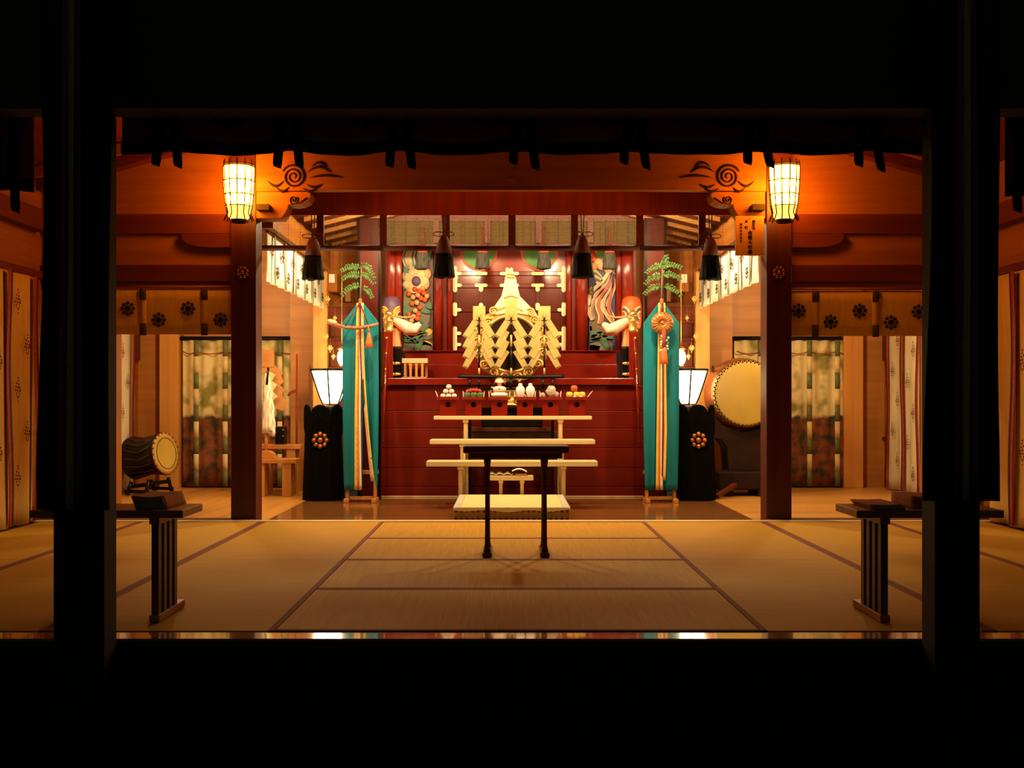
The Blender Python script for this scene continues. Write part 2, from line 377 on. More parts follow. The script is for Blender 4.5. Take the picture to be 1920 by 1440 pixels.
# ---- hall side walls
for sx, nm in ((-1, 'left'), (1, 'right')):
    def bxx(b, a0, a1, *r):
        lo, hi = sorted((sx * a0, sx * a1)); return b.box(lo, hi, *r)
    struct(bxx(mk('hall_wood_y'), 3.47, 3.60, 3.95, 7.95, -.05, 3.6).build('wall_' + nm))
    struct(bxx(mk('dark_wood_y'), 3.43, 3.469, 4.0, 7.64, .0, .10).build('baseboard_' + nm, bevel=.003))
    struct(bxx(mk('dark_wood_y'), 3.40, 3.469, 4.0, 7.64, 1.745, 1.80).build('trim_6', bevel=.003))
    struct(bxx(mk('dark_wood_y'), 3.38, 3.469, 4.0, 7.64, 2.09, 2.24).build('trim_7', bevel=.003))
    # side room shell
    struct(bxx(mk('hall_wood_y'), 3.94, 4.03, 7.95, 11.25, FL, 2.75).build('wall_' + nm))
    struct(bxx(mk('amber_wood_x'), 1.84, 4.03, 11.10, 11.20, FL, 2.75).build('wall_back'))
    struct(bxx(mk('dark_wood_y'), 1.95, 4.03, 7.95, 11.2, 2.752, 2.80).build('ceiling'))
    struct(bxx(mk('amber_wood_z'), 3.46, 3.66, 10.93, 11.097, FL, 2.74).build('trim_8', bevel=.004))
    struct(bxx(mk('dark_wood_y'), 3.90, 3.939, 10.2, 11.05, .44, .48).build('trim_9'))
    struct(bxx(mk('dark_wood_y'), 3.90, 3.939, 10.2, 11.05, 1.28, 1.62).build('trim_9'))
    struct(bxx(mk('amber_wood_x'), 1.99, 3.45, 11.06, 11.098, 1.505, 1.57).build('trim_10', bevel=.003))
    # back plane of the hall, outer bays
    struct(bxx(mk('hall_wood_x'), 2.045, 3.47, 7.74, 7.80, 1.866, 3.1).build('wall_back'))
    struct(bxx(mk('dark_wood_x'), 2.048, 3.46, 7.71, 7.738, 2.09, 2.235).build('trim_11', bevel=.005))
    struct(bxx(mk('dark_wood_x'), 2.048, 3.46, 7.71, 7.80, 1.738, 1.863).build('trim_12', bevel=.005))
    struct(bxx(mk('hall_wood_x'), 2.048, 3.46, 7.735, 7.80, 1.690, 1.736).build('trim_13', bevel=.003))
    prof = [(2.049, 1.985), (2.22, 1.985), (2.33, 1.995), (2.40, 2.02), (2.425, 2.05), (2.43, 2.086), (2.049, 2.086)]
    struct(mk('dark_wood_x').prism([(sx * a, c) for a, c in prof], 7.69, 7.735).build('trim_14', bevel=.004))
    # slanted trim and pale batten under the sloping ceiling
    def zs(x): return 2.572 + (2.9 - x) * .276
    struct(mk('dark_wood_x').prism([(sx * 3.46, zs(3.46) - .02), (sx * 2.05, zs(2.05) - .02), (sx * 2.05, zs(2.05) + .06), (sx * 3.46, zs(3.46) + .06)], 7.64, 7.738).build('trim_15'))
    struct(mk('hall_wood_x').prism([(sx * 3.46, zs(3.46) + .062), (sx * 2.05, zs(2.05) + .062), (sx * 2.05, zs(2.05) + .14), (sx * 3.46, zs(3.46) + .14)], 7.60, 7.738).build('trim_16'))
    struct(mk('dark_wood_y').prism([(sx * 3.6, zs(3.6) + .15), (0, zs(0) + .15), (0, zs(0) + .2), (sx * 3.6, zs(3.6) + .2)], 3.80, 7.80).build('ceiling'))
    # corner pillars against the hall side wall
    struct(bxx(mk('hall_wood_z'), 2.955 if sx < 0 else 3.085, 3.45, 7.825, 7.945, FL, 2.7).build('wall_corner'))
    # alcove: beam above the bright curtains, end pillar
    struct(bxx(mk('hall_wood_y'), 1.80, 1.94, 7.90, 10.46, 2.16, 2.36).build('trim_17', bevel=.004))
    struct(bxx(mk('hall_wood_y'), 1.87, 1.91, 7.90, 10.46, 2.362, 3.2).build('wall_alcove'))
    struct(bxx(mk('amber_wood_z'), 1.835, 1.975, 10.47, 10.61, FL, 2.60).build('wall_alcove'))
    struct(bxx(mk('hall_wood_x'), 1.27, 1.88, 10.90, 10.98, FL, 3.2).build('wall_alcove'))
    struct(bxx(mk('amber_wood_x'), 1.978, 2.30, 10.94, 11.06, FL, 2.7).build('wall_alcove'))
# ceiling of the alcove with rafters, glow on their undersides put into paler wood
def zr(x): return 2.34 + (1.87 - abs(x)) * .25
for sx in (-1, 1):
    struct(mk('dark_wood_y').prism([(sx * 1.866, zr(1.866) + .09), (0, zr(0) + .09), (0, zr(0) + .13), (sx * 1.866, zr(1.866) + .13)], 7.90, 11.0).build('ceiling'))
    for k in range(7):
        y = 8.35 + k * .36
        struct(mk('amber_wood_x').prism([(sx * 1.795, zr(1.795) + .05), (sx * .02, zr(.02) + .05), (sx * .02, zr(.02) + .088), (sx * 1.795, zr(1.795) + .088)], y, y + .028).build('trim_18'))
# ================================================================ PILLARS, RAINBOW BEAM
def crest_boss(b, c, r, m):
    b.mat(m); c = Vector(c)
    b.ell(c + Vector((0, -.010, 0)), (r * .34, .012, r * .34), 12, 6)
    for k in range(8):
        t = 2 * PI * k / 8 + PI / 8; b.ell(c + Vector((math.cos(t) * r * .70, -.006, math.sin(t) * r * .70)), (r * .26, .011, r * .26), 10, 6)
for sx, lab in ((-1, 'dark square inner pillar under the wall lamp beside the dotted curtain, small-drum side'), (1, 'dark square inner pillar under the wall lamp, overlapping the big barrel drum')):
    xc = -1.957 if sx < 0 else 1.935
    t = thing('inner_pillar', lab, 'pillar', (xc, 7.73, -.05), 'inner pillars')
    mk('pillar_wood').box(xc - .092, xc + .092, 7.638, 7.822, FL + .001, 2.9).build('shaft', t, bevel=.006)
    b = B(); crest_boss(b, (xc - .004, 7.636, Z(511, 7.636)), .048, 'bronze'); b.build('nail_cover', t, label='bronze flower-shaped nail cover')
t = thing('rainbow_beam', 'broad reddish timber beam with carved scrolls spanning the two inner pillars', 'beam', (0, 7.70, 2.382))
b = mk('hall_wood_x'); n = 28; bot = []
for i in range(n + 1):
    x = -1.862 + i * 3.70 / n; bot.append((x, 2.382 + .012 * (1 - abs(2 * i / n - 1) ** 4)))
b.prism(bot + [(1.838, 2.80), (-1.862, 2.80)], 7.62, 7.70); beam_body = b.build('beam_body', t, bevel=.004)
mk('hall_wood_x').box(-.30, .22, 7.612, 7.619, 2.392, 2.398).build('edge_strip', t)
mk('hall_wood_x').box(X(948, 7.6), X(967, 7.6), 7.606, 7.619, Z(342, 7.6), Z(334, 7.6)).build('nail_block', t)
for sx in (-1, 1):
    u0 = 550 if sx < 0 else 1366
    cx, cz = X(u0, 7.61), Z(331, 7.61)
    b = mk('lattice_dark')
    b.tube(spiral((cx, cz), .088, 2.6, 46, sx, PI * .15, 7.617), [.008 * (1 - .5 * i / 46) for i in range(47)], 6)
    for (du, dv, L, bend) in ((-38, 8, 34, 10), (-24, 20, 26, 8), (26, -8, 44, -10), (30, 2, 62, -4), (24, 14, 30, 6), (34, -18, 28, -8), (18, 22, 26, 6)):
        pts = []
        for i in range(9):
            q = i / 8; du2 = (du + (L * q if du > 0 else -L * .3 + L * q * .9)); pts.append((X(u0 + (-sx) * du2, 7.617), 7.617, Z(331 + dv + bend * math.sin(q * PI), 7.617)))
        b.tube(pts, [.010 * math.sin(PI * (i + .35) / 9) for i in range(9)], 6)
    b.build('carved_scroll', beam_body, label='dark carved scroll and leaf')
    # bracket nose under the beam end
    t2 = thing('bracket_nose', 'carved scroll-ended bracket under the beam at the pillar, ' + ('small-drum side' if sx < 0 else 'above the wooden plaque'), 'bracket', (sx * 1.62, 7.70, 2.17), 'carved brackets')
    pr = [(482, 360), (583, 361), (585, 369), (580, 378), (568, 384), (554, 386), (543, 385), (541, 393), (536, 402), (530, 411), (482, 411)]
    pp = [((X(u, 7.66) if sx < 0 else -X(u, 7.66) - .03), Z(v, 7.66)) for u, v in pr]
    mk('hall_wood_x').prism(pp, 7.63, 7.79).build('bracket_body', t2, bevel=.006)
    cx2 = pp[3][0] + (-1 if sx < 0 else 1) * .11
    mk('lattice_dark').tube(spiral((cx2, Z(374, 7.62)), .034, 1.8, 28, sx, PI * .8, 7.627), .0045, 6).tube([(pp[3][0] + (.012 if sx > 0 else -.012), 7.627, Z(371, 7.62)), (cx2 + (-.045 if sx > 0 else .045), 7.627, Z(380, 7.62)), (cx2 + (.02 if sx > 0 else -.02), 7.627, Z(382, 7.62))], .005, 6).build('carved_scroll', t2)
    xa = X(484, 7.6) if sx < 0 else -X(484, 7.6) - .03
    mk('lattice_dark').box(min(xa, xa - sx * .09), max(xa, xa - sx * .09), 7.54, 7.628, Z(396, 7.6), Z(385, 7.6)).build('wedge_block', t2)
# ================================================================ DOORWAY CURTAINS (dark, back-lit)
def maku(nm, lab, u0, u1, vb, bands, dcurt, ztop, crest_u, sag=8):
    x0, x1 = X(u0, dcurt), X(u1, dcurt); zb = Z(vb, dcurt)
    t = thing(nm, lab, 'curtain', ((x0 + x1) / 2, dcurt, zb), None)
    bx_ = [X(u, dcurt) for u in bands]; drop = sag * dcurt / F
    def bottom(x):
        ks = [x0 - .3] + bx_ + [x1 + .3]
        for a, c in zip(ks, ks[1:]):
            if a <= x <= c: return zb - drop * math.sin(PI * (x - a) / (c - a))
        return zb
    def fn(u, v):
        x = x0 + (x1 - x0) * u; z0 = bottom(x); z = ztop + (z0 - ztop) * v
        return (x, dcurt + .010 * math.sin(x * 17) * v + .006 * math.sin(x * 41 + 1) * v, z)
    b = mk('maku_cloth'); b.sheet(fn, max(12, int((x1 - x0) * 26)), 6, .004, (0, 1, 0))
    for cu in crest_u: crest(b, (X(cu, dcurt), dcurt - .028, Z(207, dcurt)), (1, 0, 0), (0, 0, 1), (0, 1, 0), .075)
    b.build('drape', t)
    def fh(u, v):
        x = x0 + (x1 - x0) * u; z0 = bottom(x); return (x, dcurt - .012 + .010 * math.sin(x * 17) + .006 * math.sin(x * 41 + 1), z0 + .045 * (1 - v))
    mk('maku_hem').sheet(fh, max(12, int((x1 - x0) * 26)), 1, .004, (0, 1, 0)).build('hem', t)
    for xb in bx_:
        for k, dx in enumerate((-.034, .034)):
            L = .075 + .02 * random.random() + (.01 if k else 0); w = .017; zz = bottom(xb) + .02; off = -.034
            bb = mk('black_cloth')
            bb.sheet(lambda u, v, dx=dx: (xb + dx - w + 2 * w * u + .006 * math.sin(v * 3 + dx * 40), dcurt - .034 - .012 * math.sin(v * 2.5), ztop + (zz - ztop) * v), 2, 4, .004, (0, 1, 0))
            bb.sheet(lambda u, v, dx=dx, L=L: (xb + dx + (-w + 2 * w * u) * (1.0 if v < .99 else .8) + (.012 if dx > 0 else -.004) * v, dcurt - .034 - .02 * v, zz - L * v * (1 + .12 * u)), 2, 5, .004, (0, 1, 0))
            bb.build('band_ribbon', t)
    return t
bands_c = [319, 544, 752, 981, 1186, 1415, 1621]
maku('hanging_curtain', 'long dark scalloped curtain with ribbon tails hanging under the doorway lintel', 229, 1732, 283, bands_c, 3.95, 2.19, [430, 690, 917, 1137, 1356, 1577])
maku('hanging_curtain', 'short dark curtain hanging lower, beyond the doorway post on the small-drum side', -260, 62, 357, [-190, 18], 3.95, 2.19, [], 4)
maku('hanging_curtain', 'short dark curtain hanging lower, beyond the doorway post on the barrel-drum side', 1885, 2200, 366, [1915, 2120], 3.95, 2.19, [], 4)
# banners on the doorway posts, their unlit look put into the cloth colour
for sx, lab in ((-1, 'dark striped banner hanging on the doorway post, small-drum side'), (1, 'dark striped banner hanging on the doorway post, barrel-drum side')):
    d = 3.60
    uc = 139 if sx < 0 else 1808
    xc = X(uc, d); vb = 957 if sx < 0 else 940; zb = Z(vb, d); ztop = 2.3
    t = thing('hanging_banner', lab, 'banner', (xc, d, zb))
    def hw(v): return .132 - .016 * math.sin(PI * min(1, v * 1.1)) - .004 * v
    mk('teal_cloth_unlit').sheet(lambda u, v: (xc + (2 * u - 1) * hw(v) + .008 * math.sin(v * 5), d + .016 * math.sin(u * 15 + v), ztop + (zb - ztop) * v), 24, 16, .004, (0, 1, 0)).build('cloth_panel', t)
    for k, (m, off, w) in enumerate((('lacquer_brown_paint', -.030, .011), ('cushion_grey', -.004, .013), ('lacquer_brown_paint', .024, .012))):
        mk(m).sheet(lambda u, v: (xc + off * (.7 + .5 * v) + (2 * u - 1) * w, d - .024 + .006 * math.sin(u * 3 + v * 4), ztop + (zb + .004 - ztop) * v), 4, 12, .003, (0, 1, 0)).build('stripe_ribbon', t)
# ================================================================ WALL LAMPS
def wall_lamp(xc, lab):
    d = 7.40
    t = thing('wall_lamp', lab, 'lamp', (xc, d, Z(415, d)), 'wall lamps')
    zt, zb = Z(309, d), Z(413, d); h = zt - zb
    prof = [(.056, 0), (.070, .05), (.088, .25), (.098, .5), (.104, .75), (.105, .95), (.100, 1.0)]
    def rr(q):
        for (r0, a), (r1, c) in zip(prof, prof[1:]):
            if a <= q <= c: return r0 + (r1 - r0) * (q - a) / (c - a)
        return .1
    b0 = mk('lamp_glow').lathe((xc, d, zb), [(rr(q), q * h) for q in (.24, .35, .5, .65, .8, .95)], 32); shade = b0.build('paper_shade', t)
    mk('lamp_glow_low').lathe((xc, d, zb), [(rr(q) , q * h) for q in (.0, .06, .12, .18, .238)], 32).build('lower_shade', t, label='dimmer lower paper shade')
    for k in range(12):
        a = 2 * PI * k / 12 + .13
        pts = [(xc + math.cos(a) * (rr(min(1, q)) + .004), d + math.sin(a) * (rr(min(1, q)) + .004), zb + q * h) for q in (-.01, .12, .24, .4, .6, .8, .95, 1.04, 1.07)]
        mk('lattice_dark').tube(pts, .0042, 6).build('rib', shade)
    for q in (.0, .245, .45, .70, .99):
        b = mk('lattice_dark'); r = rr(q) + .005
        b.tube([(xc + math.cos(2 * PI * i / 32) * r, d + math.sin(2 * PI * i / 32) * r, zb + q * h) for i in range(33)], .004, 6).build('hoop', shade)
    mk('lattice_dark').cyl((xc, d, zb - .018), (xc, d, zb - .001), .05, .055).build('base_cap', t)
    mk('lattice_dark').box(xc - .012, xc + .012, d + .11, 7.637, zb + .2 * h, zb + .26 * h).box(xc - .012, xc + .012, d + .108, 7.637, zb + .78 * h, zb + .82 * h).build('wall_bracket', t)
wall_lamp(X(448, 7.4), 'ribbed barrel-shaped wall lamp glowing on the inner pillar, small-drum side')
wall_lamp(X(1470, 7.4), 'ribbed barrel-shaped wall lamp glowing above the wooden plaque and barrel drum')
# ================================================================ SHORT CURTAINS over the outer bays
def noren_bay(lab, sx):
    d = 7.71
    u0, u1 = (205, 434) if sx < 0 else (1479, 1750)
    x0, x1 = X(u0, d), X(u1, d); vb = 627 if sx < 0 else 630; vt = 541 if sx < 0 else 545
    t = thing('hanging_curtain', lab, 'curtain', ((x0 + x1) / 2, d, Z(vb, d)))
    b = mk('tan_cloth'); b.sheet(lambda u, v: (x0 + (x1 - x0) * u, d + .004 * math.sin(u * 22) * v, Z(vt, d) + (Z(vb, d) - Z(vt, d)) * v), 40, 4, .004, (0, 1, 0))
    cr = [(240, 579), (298, 600), (353, 579), (414, 600)] if sx < 0 else [(1497, 583), (1557, 604), (1611, 583), (1670, 605), (1722, 585)]
    for u, v in cr: crest(b, (X(u, d), d - .009, Z(v, d)), (1, 0, 0), (0, 0, 1), (0, 1, 0), .054)
    b.build('cloth_panel', t)
    for u in ((269, 384) if sx < 0 else (1528, 1641)):
        b = mk('tan_cloth'); xx = X(u, d); w = .024
        b.sheet(lambda a, v: (xx + (2 * a - 1) * w, d - .010, Z(vt, d) + (Z(vb + 1, d) - Z(vt, d)) * v), 2, 3, .003, (0, 1, 0))
        b.mat('band_grey')
        for va, vc in ((vt, vt + 21), (vb - 20, vb + 2)):
            b.sheet(lambda a, v: (xx + (2 * a - 1) * w, d - .013, Z(va, d) + (Z(vc, d) - Z(va, d)) * v), 2, 2, .002, (0, 1, 0))
        b.build('hanging_band', t, label='narrow band with grey patterned ends')
    mk('hall_wood_x').cyl((x0, d, Z(vt, d) + .012), (x1, d, Z(vt, d) + .012), .010, n=10).build('curtain_rail', t)
noren_bay('short tan curtain with dark round crests over the bay of the small drum', -1)
noren_bay('short tan curtain with dark round crests over the bay of the barrel drum', 1)
# bright ones along the alcove sides
def noren_side(lab, sx):
    xc = sx * 1.865; y0, y1 = 7.99, 10.44; zt, zb = 2.155, 1.772
    t = thing('hanging_curtain', lab, 'curtain', (xc, (y0 + y1) / 2, zb))
    n_in = (-sx, 0, 0)
    b = mk('alcove_cloth'); b.sheet(lambda u, v: (xc + .012 * math.sin(u * 60) * v, y0 + (y1 - y0) * u, zt + (zb - zt) * v), 90, 4, .004, (sx, 0, 0))
    for k in range(13):
        yy = y0 + .10 + k * .20
        if yy < y1 - .06: crest(b, (xc - sx * .016, yy, zb + (.10 if k % 2 else .25)), (0, 1, 0), (0, 0, 1), (-sx, 0, 0), .052, 'band_grey')
    b.build('cloth_panel', t)
    for k in range(7):
        yy = y0 + .19 + k * .40; bb = mk('band_green'); w = .022
        bb.sheet(lambda a, v: (xc - sx * .017, yy + (2 * a - 1) * w, zt + (zb - .006 - zt) * v), 2, 3, .003, (-sx, 0, 0)).build('hanging_band', t, label='greenish hanging band')
    mk('hall_wood_y').cyl((xc, y0, zt - .004), (xc, y1, zt - .004), .012, n=10).build('curtain_rail', t)
noren_side('bright white crested curtain along the alcove side, small-drum side', -1)
noren_side('bright white crested curtain along the alcove side, below the wooden plaque', 1)
# long white curtains with red ribbons
def kicho(lab, xw, sx, y0, y1, zt, zb, nseg, ph):
    t = thing('hanging_curtain', lab, 'curtain', (xw, (y0 + y1) / 2, zb))
    b = mk('tan_cloth' if zt > 1.7 else 'white_cloth')
    L = y1 - y0
    b.sheet(lambda u, v: (xw + .014 * math.sin(u * L * 20) * (.4 + v), y0 + L * u + .012 * math.sin(v * 3 + u * 9) * v, zt + (zb - zt) * v), max(20, int(L * 40)), 14, .004, (sx, 0, 0))
    step = .40
    k = 0; y = y0 + ph
    while y < y1 - .02:
        for j in range(6):
            zz = zt - .20 - j * .30 - (.12 if k % 2 else 0)
            if zz > zb + .12: spray(b, (xw - sx * .026, y - .12 if j % 2 else y - .26, zz), (0, 1, 0), (0, 0, 1), (-sx, 0, 0), .17)
        y += step; k += 1
    b.build('cloth_panel', t)
    y = y0 + ph; k = 0
    while y < y1 - .01:
        for m, o, w in (('red_ribbon', 0, .020), ('dark_ribbon', .034, .012)):
            bb = mk(m); yy = y + o
            bb.sheet(lambda a, v: (xw - sx * (.030 + .008 * math.sin(v * 7 + yy * 3)), yy + (2 * a - 1) * w + .012 * math.sin(v * 4 + yy * 5) * v, zt + (zb + .01 - zt) * v), 2, 12, .003, (-sx, 0, 0)).build('ribbon', t, label='red ribbon' if m == 'red_ribbon' else 'dark ribbon')
        y += step; k += 1
kicho('long tan curtain with red ribbons and leaf sprays on the hall wall, small-drum side', -3.39, -1, 5.65, 7.46, 1.74, .012, 5, .15)
kicho('long tan curtain with red ribbons and leaf sprays on the hall wall, barrel-drum side', 3.40, 1, 5.65, 7.46, 1.74, .012, 5, .236)
kicho('white ribboned curtain on the side-room wall behind the small laced drum', -3.87, -1, 8.3, 10.80, 1.66, FL + .01, 5, .36)
kicho('white curtain with red ribbons on the side-room wall beyond the barrel drum', 3.87, 1, 8.3, 10.90, 1.66, FL + .01, 5, .03)
# painted landscape curtains at the back of the side rooms
def landscape_curtain(lab, sx):
    d = 10.98
    if sx < 0: u0, u1, ur0, ur1, straps = 342, 563, 338, 566, (370, 424, 477, 526)
    else: u0, u1, ur0, ur1, straps = 1377, 1600, 1366, 1612, (1425, 1471, 1516, 1568)
    x0, x1 = X(u0, d), X(u1, d); zt = Z(638, d); zb = FL + .015
    t = thing('hanging_curtain', lab, 'curtain', ((x0 + x1) / 2, d, zb))
    mk('landscape_cloth').sheet(lambda u, v: (x0 + (x1 - x0) * u, d + .018 * math.sin(u * 55) * (1 - .5 * v) + .01 * math.sin(u * 23 + 2), zt + (zb - zt) * v), 90, 8, .004, (0, 1, 0)).build('cloth_panel', t)
    mk('black_lacquer').cyl((X(ur0, d), d + .006, zt + .020), (X(ur1, d), d + .006, zt + .020), .022, n=14).build('curtain_rod', t)
    b = mk('cord_red')
    pts = []
    ks = [u0 + 3] + list(straps) + [u1 - 3]
    for a, c in zip(ks, ks[1:]):
        for i in range(6): q = i / 6; pts.append((X(a + (c - a) * q, d), d - .034, Z(659 + 5 * math.sin(PI * q), d)))
    b.tube(pts, .0055, 6).build('swag_cord', t)
    for u in straps:
        xx = X(u, d); n = 9
        bb = B()
        for k in range(n):
            bb.mat(('moss_paint', 'cream_paint')[k % 2]); za = zt + (zb - zt) * k / n; zc = zt + (zb - zt) * (k + 1) / n
            bb.sheet(lambda a, v: (xx + (2 * a - 1) * .026, d - .040, za + (zc - za) * v), 2, 2, .004, (0, 1, 0))
        bb.build('hanging_strap', t, label='strap alternating green and cream')
landscape_curtain('landscape-painted curtain on a dark rod behind the paper wand, side-room back wall', -1)
landscape_curtain('landscape-painted curtain on a dark rod behind the big barrel drum, side-room back wall', 1)
# ================================================================ BAMBOO BLINDS AND TASSELS
def bamboo_blind(lab, d, u0, u1, vt, vh, vb, strips, header_m, strip_m, blind_m, roll_m, rollr, threads):
    x0, x1 = X(u0, d), X(u1, d)
    t = thing('hanging_bamboo_blind', lab, 'blind', ((x0 + x1) / 2, d, Z(vb, d)))
    mk(header_m).box(x0, x1, d - .012, d, Z(vh, d), Z(vt, d)).build('header_band', t)
    sl = mk(blind_m).box(x0, x1, d + .001, d + .004, Z(vb, d), Z(vh, d) - .001).build('slats', t)
    for u in strips:
        xx = X(u, d); mk(strip_m).box(xx - .027, xx + .027, d - .014, d - .0005, Z(vb, d) + .001, Z(vh, d) - .0005).build('brocade_strip', t)
    b = mk(roll_m)
    for a, c in zip([u0] + list(strips), list(strips) + [u1]):
        b.tube([(X(a, d) + .002, d, Z(vb, d) - rollr * 1.0), (X(c, d) - .002, d, Z(vb, d) - rollr * 1.0)], rollr, 12)
    b.build('bottom_roll', t)
    b = mk('lattice_dark')
    for u in threads: b.tube([(X(u, d), d - .001, Z(vb, d)), (X(u, d), d - .001, Z(vh, d))], .0012, 4)
    b.build('thread_lines', sl)
    return t
strips1 = [601, 719, 837, 960, 1077, 1199, 1316]
thr = [u for u in range(497, 1420, 22)]
bamboo_blind('wide bamboo blind with dark bottom roll hanging under the rainbow beam', 7.95, 484, 1432, 322, 404, 460, strips1, 'header_cloth', 'brocade_strip', 'bamboo_front', 'roll_cloth', .021, thr)
bamboo_blind('inner bamboo blind with rose bands hanging before the lacquered doors', 9.93, 724, 1194, 398, 415, 456, [818, 914, 1010, 1107], 'brocade_rose', 'brocade_rose', 'bamboo_rear', 'brocade_rose', .012, range(735, 1190, 26))
def tassel(lab, u, d, vtop, vknot, vnet, vsk, vend, wn, ws, skirt, rear=False):
    x = X(u, d); t = thing('hanging_tassel', lab, 'tassel', (x, d, Z(vend, d)), 'rear blind tassels' if rear else 'front blind tassels')
    k = d / F
    c = mk('cord_brown' if not rear else 'cord_red')
    c.tube([(x - .012, d, Z(vtop, d)), (x - .006, d, Z(vknot, d))], .004, 6).tube([(x + .012, d, Z(vtop, d)), (x + .006, d, Z(vknot, d))], .004, 6)
    c.build('hanging_cord', t)
    if not rear:
        b = mk('cord_brown'); zk = Z(vknot, d)
        for s in (-1, 1):
            b.tube([(x + s * 20 * k * .5 * (1 - math.cos(2 * PI * i / 14)), d - .006, zk + 4 * k * math.sin(2 * PI * i / 14)) for i in range(15)], .0035, 6)
        b.ell((x, d - .006, zk), .011, 8, 6); b.build('bow_knot', t)
    b = mk('tassel_net' if not rear else 'cord_red'); zn, zs_ = Z(vnet, d), Z(vsk, d)
    b.lathe((x, d, 0), [(.006, Z(vknot, d) - .012), (wn * k * .20, zn + (Z(vknot, d) - zn) * .7), (wn * k * .36, zn), (wn * k * .5, zs_)], 18); b.build('netted_head', t)
    b = mk(skirt); n = 48; zt, ze = zs_ - .001, Z(vend, d)
    vs = []; rng = random.Random(int(u))
    for i in range(7):
        q = i / 6; r = (wn * .5 + (ws - wn) * .5 * q ** .8) * k
        for j in range(n):
            a = 2 * PI * j / n; rr = r * (1 + .045 * math.cos(12 * a) * q); vs.append((x + rr * math.cos(a), d + rr * math.sin(a) * .85, zt + (ze - zt) * q + (rng.uniform(-.007, .007) if i == 6 else 0)))
    fs = [(i * n + j, i * n + (j + 1) % n, (i + 1) * n + (j + 1) % n, (i + 1) * n + j) for i in range(6) for j in range(n)] + [list(range(n)), [6 * n + j for j in range(n)]]
    b.add(vs, fs, True); b.build('fringe_skirt', t)
for u, lab, o in ((587, 'big black tassel in front of the bright side curtain, small-drum side', 0), (832, 'big black tassel hanging beside the fire-red berry carving', -4), (1092, 'big black tassel hanging beside the striped phoenix-tail carving', -4), (1332, 'big black tassel in front of the bright side curtain, below the plaque side', 0)):
    tassel(lab, u, 7.855, 404, 443 + o, 457 + o, 480 + o, 524 + o, 31, 41, 'tassel_black')
for u, lab in ((792, 'small grey tassel before the berry carving panel'), (905, 'small grey tassel before the green disc over the doors, berry-carving side'), (1020, 'small grey tassel before the green disc over the doors, phoenix-tail side'), (1143, 'small grey tassel before the phoenix-tail carving panel')):
    tassel(lab, u, 9.84, 425, 455, 466, 475, 504, 21, 27, 'tassel_grey' if u in (905, 1020) else 'tassel_grey', True)
# ================================================================ LACQUERED ALTAR
BX0, BX1 = X(712, 9.95), X(1207, 9.95)
t = thing('altar_base', 'stepped red lacquer altar base with board seams behind the offering tables', 'altar', (0, 10.2, FL + .001))
zz = [FL + .001] + [Z(v, 9.95) for v in (912, 877, 840, 803, 770, 723)]
b = mk('red_lacquer_dull')
b.box(BX0, BX1, 9.955, 10.75, FL + .001, Z(723, 9.95))
b.build('base_core', t)
for i in range(6):
    mk('red_lacquer_dull').box(BX0 - .003, BX1 + .003, 9.943 if i else 9.93, 9.954, zz[i] + .0025, zz[i + 1] - .0025).build('face_board', t, bevel=.003)
mk('pale_gold').box(BX0 - .01, BX1 + .01, 9.918, 9.929, FL + .002, FL + .014).build('gold_foot_line', t)
mk('red_lacquer').box(X(720, 9.9), X(1196, 9.9), 9.89, 10.75, Z(722, 9.95), Z(709, 9.95)).build('ledge', t, bevel=.006)
ZL = Z(709, 9.95)
b = mk('red_lacquer')
b.box(X(757, 10.3), X(1158, 10.3), 10.30, 10.75, ZL + .001, Z(683, 10.3) - .002); b.build('riser_board', t, bevel=.004)
mk('red_lacquer').box(X(760, 10.34), X(1156, 10.34), 10.34, 10.75, Z(683, 10.3), Z(660, 10.4) - .001).build('riser_board', t, bevel=.004)
# door wall
ZS = Z(660, 10.45); DW = 10.45
t = thing('shrine_doorway', 'red lacquered shrine doorway wall with columns round the gold-fitted doors', 'shrine', (0, 10.55, ZS))
mk('red_lacquer').box(X(720, DW), X(1196, DW), 10.60, 10.72, ZS, 2.95).build('back_wall', t)
def col(u0, u1, d, m='column_lacquer', z1=2.93, z0=None):
    xa, xb = X(u0, d), X(u1, d); r = (xb - xa) / 2
    return mk(m).cyl(((xa + xb) / 2, d + r, ZS if z0 is None else z0), ((xa + xb) / 2, d + r, z1), r, n=32).build('column', t)
for a, c in ((725, 742), (740, 753), (813, 829), (838, 849), (1061, 1072), (1080, 1103), (1155, 1167), (1167, 1189)): col(a, c, 10.32 if c - a > 12 else 10.36)
mk('red_lacquer_dull').box(X(829, 10.4), X(838, 10.4), 10.40, 10.598, ZS, 2.93).box(X(1072, 10.4), X(1080, 10.4), 10.40, 10.598, ZS, 2.93).build('frame_post', t, bevel=.003)
mk('red_lacquer').box(X(849, DW), X(1061, DW), 10.47, 10.598, Z(509, DW), 2.93).build('transom', t, bevel=.003)
for u in (898, 1011):
    bb = mk('flame_paint').dot((X(u, 10.46), 10.469, Z(473, 10.46)), (1, 0, 0), (0, 0, 1), (0, -1, 0), .186, .010, 40); dr = bb.build('disc_rim', t)
    mk('disc_green_paint').dot((X(u, 10.46), 10.458, Z(473, 10.46)), (1, 0, 0), (0, 0, 1), (0, -1, 0), .160, .008, 40).build('green_disc', dr)
mk('red_lacquer').box(X(757, 10.4), X(1158, 10.4), 10.31, 10.40, ZS - .001 + .002, ZS + .010).build('door_sill', t)
